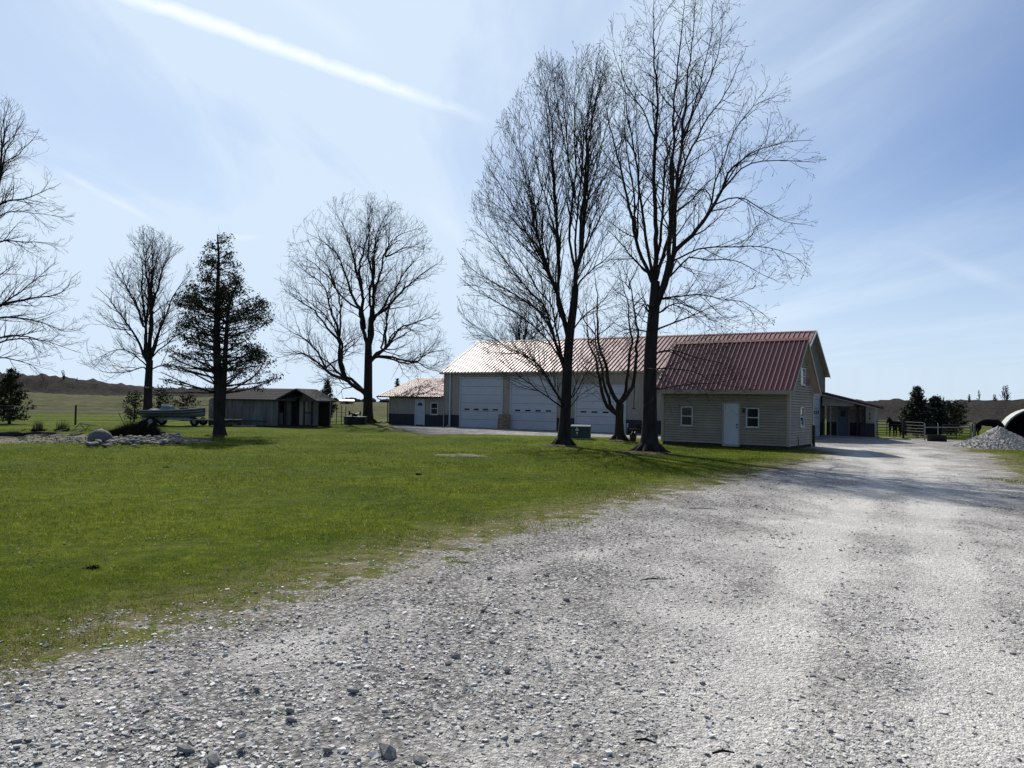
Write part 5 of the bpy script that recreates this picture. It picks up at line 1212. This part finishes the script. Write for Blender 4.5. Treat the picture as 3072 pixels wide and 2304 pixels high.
for i in range(9):
    x = p.x+rdd.uniform(-.1,4.6); y = p.y+rdd.uniform(-.4,-.05); L_ = rdd.uniform(.4,1.3); an = rdd.uniform(-.4,.4)
    o = empty('timber_offcut', (x,y,.44 if x < p.x+3.4 and y > p.y-.35 else .05), an, 'pale scrap timber piece in the pile around the flatbed trailer', 'timber', 'scrap timber around the trailer'); MB().box(-L_/2,L_/2,-.05,.05,0,.05).build('board', MT['pale_stick'], o)
lr = G(690, 1278); bm_ = empty('timber_beam', (lr.x, lr.y-.25, 0), .02, 'long pale timber lying before the grey outbuilding wall', 'timber'); MB().box(-1.0,.9,-.06,.06,.20,.30).build('beam', MT['wood_grey'], bm_); 
for x in (-.8,.7): MB().box(x-.1,x+.1,-.12,.12,0,.20).build('block', MT['wood_dark'], bm_)
# metal lawn chair
c = G(775, 1279); ch = empty('lawn_chair', (c.x,c.y-.1,0), .1, 'pale green slatted metal lawn chair before the grey outbuilding', 'chair')
for i in range(6): MB().box(-.27+i*.095,-.225+i*.095,-.02,.0,.34,.74).build('back_slat', MT['green_chair'], ch)
MB().tube([(-.32,0,.36),(-.30,0,.70),(-.22,0,.78),(.22,0,.78),(.30,0,.70),(.32,0,.36)], .018, 6).build('back_frame', MT['green_chair'], ch)
MB().box(-.30,.30,-.48,-.03,.32,.345).build('seat', MT['green_chair'], ch)
for x in (-.3,.3):
    for y in (-.45,.02): MB().tube([(x,y,0),(x,y,.33)], .017, 6).build('leg', MT['green_chair'], ch)
    MB().tube([(x,-.45,.33),(x,-.45,.54),(x,-.0,.56)], .017, 6).build('armrest', MT['green_chair'], ch)
# dark stock tank with two wheeled tops near the round tree
c = G(1070, 1272); stt = empty('stock_tank', (c.x,c.y-.6,0), 0, 'low black stock tank at the foot of the round bare tree', 'tank')
MB().tube([(0,0,0),(0,0,.55),(0,0,.60)], [.88,.9,.93], 28).build('tub', MT['tank'], stt); MB().tube([(0,0,.59),(0,0,.612)], [.86,.86], 28).build('rim_lid', MT['hull'], stt)
tg = empty('garden_tiller', (c.x-.05,c.y-.6,.612), .1, 'small dark two-wheeled machine lying on the black stock tank', 'machine')
for x in (-.42,.42): MB().tube([(x-.05,0,.26),(x+.05,0,.26)], .17, 14).build('wheel', MT['rubber'], tg)
MB().tube([(-.42,0,.26),(-.1,0,.18),(.1,0,.18),(.42,0,.26)], .05, 8).build('axle', MT['black_metal'], tg); MB().box(-.2,.2,-.12,.12,.0,.2).build('engine', MT['dark'], tg)
# rough stakes and rail left of the tank
for i, (x, h, lab) in enumerate(((1024,1.5,'taller thin stake left of the black stock tank'),(1036,1.4,'thin stake nearest the black stock tank'),(1008,1.3,'thin leaning stake beside the board fence end'))):
    c = gp(x, 1272); o = empty('fence_stake', c, 0, lab, 'stake'); MB().tube([(0,0,-.1),(.02*i,0,h)], .03, 6).build('shaft', MT['wood_dark'], o)
c = gp(1008,1272); d = gp(1036,1272); o = empty('wire_fence', (0,0,0), 0, 'short wire fence strung between the thin stakes', 'fence')
for z in (.2,.55,.9): MB().tube([(c.x,c.y+.02,z),(d.x,d.y+.02,z)], .012, 4).build('wire', MT['black_metal'], o)
# white rocks at the round tree's right foot
sr = random.Random(3)
def rock_mesh(seed, flat=.6, n=1):
    bm = bmesh.new(); bmesh.ops.create_icosphere(bm, subdivisions=2, radius=1); r2 = random.Random(seed); k = [Vector((r2.gauss(0,1), r2.gauss(0,1), r2.gauss(0,1))) for _ in range(7)]
    for v in bm.verts:
        d = v.co.normalized(); q = 1+.13*sum(sin(2.1*d.dot(a)+i) for i, a in enumerate(k))/2.2; v.co = Vector((d.x*q, d.y*q*.78, d.z*q*flat))
    me_ = bpy.data.meshes.new('stone'); bm.to_mesh(me_); bm.free(); me_.polygons.foreach_set('use_smooth', [True]*len(me_.polygons)); return me_
def sharp_rock(seed):
    bm = bmesh.new(); bmesh.ops.create_icosphere(bm, subdivisions=1, radius=1); r2 = random.Random(seed)
    for v in bm.verts: q = r2.uniform(.7, 1.15); v.co = Vector((v.co.x*q*1.1+r2.gauss(0,.08), v.co.y*q*.8, v.co.z*q*.55))
    me_ = bpy.data.meshes.new('rock'); bm.to_mesh(me_); bm.free(); me_.materials.append(MT['stone']); return me_
SK = [sharp_rock(i) for i in range(8)]
RK = [rock_mesh(i, .42+.06*(i % 4)) for i in range(8)]
for i, me_ in enumerate(RK): me_.materials.append(MT['stone'] if i % 3 else MT['stone2'])
for i in range(7):
    c = gp(1125+i*6.5, 1269+sr.uniform(-1,2)); o = place('stone', RK[i % 8], None, None, (c.x,c.y,.06), (0,0,sr.uniform(0,6)), (sr.uniform(.14,.26),)*3)
    tag(o, 'pale stone in the short row between the round tree and the annex', 'stone', 'pale stones by the annex')
# pond stones
cent = [(-15.2,29.6)]
k = 0; placed = []
while k < 165:
    px = sr.uniform(262, 542); t = (px-262)/280; y0 = 1307+6*math.sin(t*3.1)-2; y1 = 1346-16*max(0, t-.55)**1.2*2; py = sr.uniform(1312 if t < .62 else 1305+8*(t-.62)*2.6, y1)
    if px < 312 and py < 1332: continue
    if 305 < px < 445 and py < 1318: continue
    c = G(px, py)
    if any((c.x-a)**2+(c.y-b_)**2 < (.15)**2 for a, b_ in placed) and sr.random() < .8: continue
    placed.append((c.x, c.y)); s_ = sr.uniform(.06,.145)*(1.45 if sr.random() < .2 else 1)
    o = place('stone', RK[k % 8], None, None, (c.x,c.y,.08+sr.uniform(0,.12)), (sr.uniform(-.3,.3),sr.uniform(-.3,.3),sr.uniform(0,6.28)), (s_,s_,s_*sr.uniform(.8,1.2)))
    tag(o, 'rounded stone in the stone border spilling from the dark shrub', 'stone', 'stone border of the pond bed'); k += 1
c = gp(283,1336); bo = place('boulder', rock_mesh(44,.72), MT['boulder'], None, (c.x+.02,c.y+.45,.24), (0,0,.6), (.40,.44,.46)); tag(bo, 'large grey rounded boulder at the left end of the stone border', 'boulder')
# dark dead shrub
def blades(name, P, h, w, matl, parent, seed, lean=.35, dry=None, bm=1.0):
    r2 = np.random.default_rng(seed); P = np.asarray(P, float); N = len(P); h = np.broadcast_to(h, N)*r2.uniform(.6, 1.2, N); a = r2.uniform(0, 2*pi, N); ln = r2.normal(scale=lean, size=(N, 2))
    dx = np.stack([np.cos(a), np.sin(a), np.zeros(N)], 1)*(np.broadcast_to(w, N)*.5)[:, None]; tip = P+np.stack([ln[:, 0]*h, ln[:, 1]*h, h], 1)
    Vv = np.stack([P-dx, P+dx, tip], 1).reshape(-1, 3); at = {'dry': np.repeat(dry if dry is not None else np.zeros(N), 3), 'br': np.repeat((r2.uniform(.35, 1.5, N)**1.2)*bm, 3)}
    return place(name, np_mesh(name, Vv, np.arange(N*3).reshape(N, 3), False, at), matl, parent)
c = gp(372,1318); e = empty('dark_shrub', (c.x,c.y+.8,0), 0, 'low mounded dark dead ornamental grass clump behind the stone border', 'shrub'); r2 = np.random.default_rng(9)
N_ = 9000; a_ = r2.uniform(0,2*pi,N_); q = np.sqrt(r2.uniform(0,1,N_)); Pb = np.stack([q*np.cos(a_)*1.02+.05, q*np.sin(a_)*.85, np.zeros(N_)], 1); hh = .38+.42*np.clip(1-((Pb[:,0]-.35)/1.0)**2, 0, 1)*(1-q*.5)
blades('foliage', Pb, hh, .022, MT['dead'], e, 3, .28)
for i, (dx, z0, dx2, z1) in enumerate(((-.25,.45,-.55,1.15),(.25,.6,.42,.92),(-.05,.6,.0,1.05),(.6,.4,.85,.7))): MB().tube([(dx,-.2,z0),(dx2,-.25,z1)], .014, 5).build('stem', MT['pale_stick'] if i % 2 else MT['reed'], e)
for (xa, xb, lab) in ((85,142,'taller reed clump at the back of the pond bed by the log'),(156,216,'reed clump with brown tint between the fence post and the log')):
    p0 = gp(xa,1296); p1 = gp(xb,1294); e = empty('reed_clump', ((p0.x+p1.x)/2,(p0.y+p1.y)/2,0), 0, lab, 'reeds'); n = 110; hw = abs(p1.x-p0.x)/2
    Pb = np.stack([r2.uniform(-hw,hw,n), r2.uniform(-.35,.35,n), np.zeros(n)], 1); blades('stalks', Pb, .58, .03, MT['reed'], e, int(xa), .10)
    Pb = np.stack([r2.uniform(-hw,hw,500), r2.uniform(-.4,.4,500), np.zeros(500)], 1); blades('undergrowth', Pb, .16, .03, MT['dead'], e, int(xa)+1, .5)
c = gp(10,1318); lg = empty('fallen_log', (c.x,c.y,.14), .12, 'dark rough fallen log at the edge of the pond bed', 'log')
m = MB(); m.tube([(-2.2,0,0),(-1.2,.05,.03),(-.2,-.03,.0),(.55,.05,.04),(.75,.04,.02)], [.17,.19,.16,.17,.10], 9); m.build('trunk', MT['log'], lg, smooth=True); MB().tube([(.5,.05,.05),(1.2,.2,.14),(1.9,.35,.12)], [.07,.05,.03], 6).build('branch', MT['log'], lg)
x_ = np.concatenate([rng.uniform(-25, -13, 5200)]); y_ = rng.uniform(29.2, 36, len(x_)); kk = ((x_+19)/6.3)**2+((y_-32.6)/3.6)**2 < 1.05
lit = stones_mesh('pond_litter', np.stack([x_[kk], y_[kk], .04+.10*np.clip(1-((x_[kk]+19)/6.3)**2-((y_[kk]-32.6)/3.6)**2, 0, 1)], 1), rng.uniform(.02, .10, kk.sum()), MT['litter'], None, 6, .3); tag(lit, 'pale twigs and pebbles littering the bare pond bed', 'litter', kind='stuff')
# driftwood sticks
for i in range(16):
    px = sr.uniform(70,250); py = sr.uniform(1300,1320); c = gp(px,py); L_ = sr.uniform(.25,.8); o = empty('driftwood_stick', (c.x,c.y,.13), sr.uniform(-.6,.9), 'bleached stick scattered on the bare pond bed', 'stick', 'driftwood on the pond bed')
    m = MB(); m.tube([(-L_/2,0,0),(0,.03,.05),(L_/2,0,.10)], [.02,.025,.012], 5); m.build('stick', MT['pale_stick'] if i % 3 else MT['log'], o)
c = gp(248,1296); e = empty('broken_branch', (c.x,c.y,.05), .1, 'forked pale broken branch propped on the pond bed behind the boulder', 'branch')
MB().tube([(-.5,0,0),(-.15,0,.38),(.35,0,.32),(.75,0,.28)], [.02,.025,.02,.012], 5).build('limb', MT['wood_grey'], e); MB().tube([(-.15,0,.38),(.15,.05,.02)], [.02,.015], 5).build('limb', MT['wood_grey'], e); MB().tube([(.35,0,.32),(.0,.1,.0)], [.02,.015], 5).build('limb', MT['wood_grey'], e)
# wire fence at the left
wf = empty('wire_fence', (0,0,0), 0, 'thin wire fence with dark timber post behind the pond bed', 'fence')
fp = [gp(-330,1275), gp(-60,1274), gp(226,1275), gp(470,1274)]
for p in fp: MB().tube([(p.x,p.y,-.1),(p.x,p.y,1.26)], .06, 8).build('post', MT['wood_dark'], wf)
for z in (.30,.55,.75,.98,1.2):
    for i in range(len(fp)-1): MB().tube([(fp[i].x,fp[i].y-.06,z),((fp[i].x+fp[i+1].x)/2,(fp[i].y+fp[i+1].y)/2-.06,z-.02),(fp[i+1].x,fp[i+1].y-.06,z)], .007, 4).build('wire', MT['galv'], wf)

# ------------------------------------------------------------------ gravel stones, grass, litter
def sample(n, ymin, ymax, seed, p=2.0, tx=.80):
    r2 = np.random.default_rng(seed); u = r2.uniform(0, 1, n)
    if p == 2.0: y = 1/((1-u)/ymin+u/ymax) if False else np.exp(np.log(ymin)+u*(np.log(ymax)-np.log(ymin)))
    else: y = ymin+(ymax-ymin)*u
    x = r2.uniform(-tx, tx, n)*(y+.4); return x, y, r2
def gravel_mat():
    m = bpy.data.materials.new('gravel_stone'); m.use_nodes = True; t = m.node_tree; b = t.nodes['Principled BSDF']; a = t.nodes.new('ShaderNodeAttribute'); a.attribute_name = 'v'
    r = t.nodes.new('ShaderNodeValToRGB'); e = r.color_ramp.elements; e[0].position = 0; e[0].color = (.28,.27,.25,1); e[1].position = 1; e[1].color = (.72,.70,.66,1); k = e.new(.5); k.color = (.48,.465,.435,1); k = e.new(.03); k.color = (.18,.178,.17,1)
    t.links.new(a.outputs['Fac'], r.inputs[0]); n = t.nodes.new('ShaderNodeTexNoise'); n.inputs['Scale'].default_value = 60; tcn = t.nodes.new('ShaderNodeTexCoord'); t.links.new(tcn.outputs['Object'], n.inputs['Vector'])
    mx = t.nodes.new('ShaderNodeMix'); mx.data_type = 'RGBA'; mx.blend_type = 'MULTIPLY'; mx.inputs[0].default_value = .5; t.links.new(r.outputs[0], mx.inputs[6]); rr = t.nodes.new('ShaderNodeValToRGB'); rr.color_ramp.elements[0].color = (.5,.5,.5,1); rr.color_ramp.elements[1].color = (1.3,1.3,1.3,1); t.links.new(n.outputs['Fac'], rr.inputs[0]); t.links.new(rr.outputs[0], mx.inputs[7]); t.links.new(mx.outputs[2], b.inputs['Base Color'])
    b.inputs['Roughness'].default_value = .9; b.inputs['Specular IOR Level'].default_value = .15; return m
MT['gstone'] = gravel_mat()
x, y, r2 = sample(175000, 2.6, 24, 21)
g_ = gsd(x, y)+.5*vnoise(x, y, 2.2, 14); du_ = dustf(x, y)+.35*vnoise(x, y, 1.5, 6)
keep = (g_ > -.75) & (r2.uniform(0, 1, len(x)) < np.clip(1.08-1.15*du_, .06, 1)*np.where(g_ < .3, .30, 1)*np.clip(9/y, .1, 1))
x, y = x[keep], y[keep]; n = len(x); sz = np.clip(r2.lognormal(math.log(.0132), .5, n), .006, .05)*np.clip(.8+.02*y, 1, 1.4)
gl = gsd(x, y); zz_ = gz(x, y)+np.where(gl > 0, .012*vnoise(x, y, 5.0, 9)*np.clip(gl, 0, 1)-.035*dustf(x, y)*np.clip(gl, 0, 1), 0)
tag(stones_mesh('loose_gravel', np.stack([x, y, zz_+sz*.12], 1), sz, MT['gstone'], None, 2, .40), 'loose crushed limestone gravel scattered over the driveway', 'gravel', kind='stuff')
# bigger loose rocks
BIG = [(770,2075,.085),(720,2258,.10),(980,2260,.09),(560,2260,.13),(1165,2270,.20),(1260,2285,.14),(640,2290,.15),(870,2140,.11),(1470,1740,.13),(1290,1752,.12),(1700,1805,.13),(1060,2080,.11),(1365,1968,.12),(1475,1925,.09),(1345,1990,.10),(1450,1835,.11),(1550,1840,.10),(2265,1520,.12),(1640,1730,.10),(870,2165,.10),(1520,2010,.11),(560,2025,.07),(2050,1710,.06),(2750,1868,.07),(2300,1530,.08)]
for i, (px, py, s_) in enumerate(BIG):
    c = G(px, py); o = place('rock', SK[i % 8], None, None, (c.x,c.y,gzs(c.x,c.y)+s_*.06), (sr.uniform(-.4,.4),sr.uniform(-.4,.4),sr.uniform(0,6)), (s_*.36,s_*.36,s_*.36)); tag(o, 'fist-sized loose rock lying on the gravel drive', 'rock', 'loose rocks on the drive')
# grass blades, dense near the camera and thinning with distance
x, y, r2 = sample(420000, 4.2, 42, 33, tx=.82)
g_ = gsd(x, y); edge = g_+.30+1.15*vnoise(x, y, 1.2, 44)+.75*vnoise(x, y, 5.5, 45)
keep = (edge < .02) & (g_ < 1.5); x, y, g_ = x[keep], y[keep], g_[keep]
inpond = ((x+19)/6.2)**2+((y-32.6)/3.5)**2 < 1; x, y, g_ = x[~inpond], y[~inpond], g_[~inpond]
x2, y2, r3 = sample(60000, 3.4, 26, 77, tx=.82); g2 = gsd(x2, y2); cl = vnoise(x2, y2, 5.5, 91)+.5*vnoise(x2, y2, 1.6, 92)
k2 = (g2 > -.2) & (g2 < 2.2) & (cl > .62+.28*np.clip(g2, 0, 3)); x = np.concatenate([x, x2[k2]]); y = np.concatenate([y, y2[k2]]); g_ = np.concatenate([g_, g2[k2]])
n = len(x); dry = (r2.uniform(0, 1, n) < .08+.30*np.exp(-np.abs(g_+.1)/.35)+.05*(vnoise(x, y, .8, 61) > .3)).astype(float)*r2.uniform(.5, 1, n)
hgt = np.clip(.036+.022*vnoise(x, y, 1.9, 70), .014, .075)*np.clip(1.0-.35*np.exp(-np.abs(g_)/.5), .5, 1); wd_ = .0042*np.clip(y/7, 1, 3.2)
tag(blades('grass', np.stack([x, y, gz(x, y)-.004], 1), hgt*np.clip(.9+y/60, 1, 1.5), wd_, MT['blade'], None, 8, .55, dry, np.clip(1+.28*vnoise(x, y, .45, 81)+.30*vnoise(x, y, 2.3, 82), .4, 1.7)), 'short mown lawn grass with straw bits', 'grass', kind='stuff')
# leaf litter clods and twigs
for i, (px, py) in enumerate([(277,1710),(1255,1425),(500,1405)]):
    c = G(px, py); e = empty('leaf_clump', (c.x,c.y,.0), 0, 'small dark clump of dead leaves lying on the mown lawn', 'leaves', 'dead leaf clumps on the lawn'); Pb = np.stack([rng.normal(scale=.03,size=60), rng.normal(scale=.02,size=60), np.zeros(60)], 1); blades('leaves', Pb, .05, .03, MT['dead'], e, i, .6)
for i, (px, py, L_, an) in enumerate([(1935,2235,.11,-.3),(2960,1415,.5,.1),(2110,1530,.5,-.2),(1960,1745,.3,.2),(2170,2270,.12,.1)]):
    c = G(px, py); e = empty('twig', (c.x,c.y,.02), an, 'dark fallen twig lying on the gravel drive', 'twig', 'twigs on the drive'); MB().tube([(-L_/2,0,0),(0,L_*.06,.01),(L_/2,0,0)], [.006,.008,.004], 5).build('stick', MT['log'], e)

# fallen twigs under the maples and pale leaf flecks over the lawn
ts = TubeSet(); rt = random.Random(77)
for i in range(260):
    c = rt.choice(((2.6,33.6),(6.2,29.6),(5.9,39.6),(4.0,31.0))); x_ = c[0]+rt.gauss(0,2.0); y_ = c[1]+rt.gauss(0,2.2); a_ = rt.uniform(0,6.28); L_ = rt.uniform(.10,.45); z_ = gzs(x_, y_)+.03
    d_ = Vector((cos(a_), sin(a_), rt.uniform(-.05,.2)))*L_; p_ = Vector((x_, y_, z_)); ts.add([p_, p_+d_*.5+Vector((0,0,.01)), p_+d_], [.006,.005,.003], 3)
tag(ts.build('fallen_twigs', MT['twig'], None), 'thin fallen twigs scattered on the grass under the maples', 'twigs', kind='stuff')
x, y, r2 = sample(4200, 8, 42, 99, tx=.8); kk = (gsd(x, y) < -.3) & ~(((x+19)/6.2)**2+((y-32.6)/3.5)**2 < 1); x, y = x[kk], y[kk]
Vv, Fq = leaf_cards(np.stack([x, y, gz(x, y)+.03], 1), .034, 4, .35, 1, .004, 2.0)
tag(place('leaf_litter', np_mesh('leaf_litter', Vv, Fq), MT['litter2']), 'pale dead leaf flecks scattered over the lawn', 'leaves', kind='stuff')
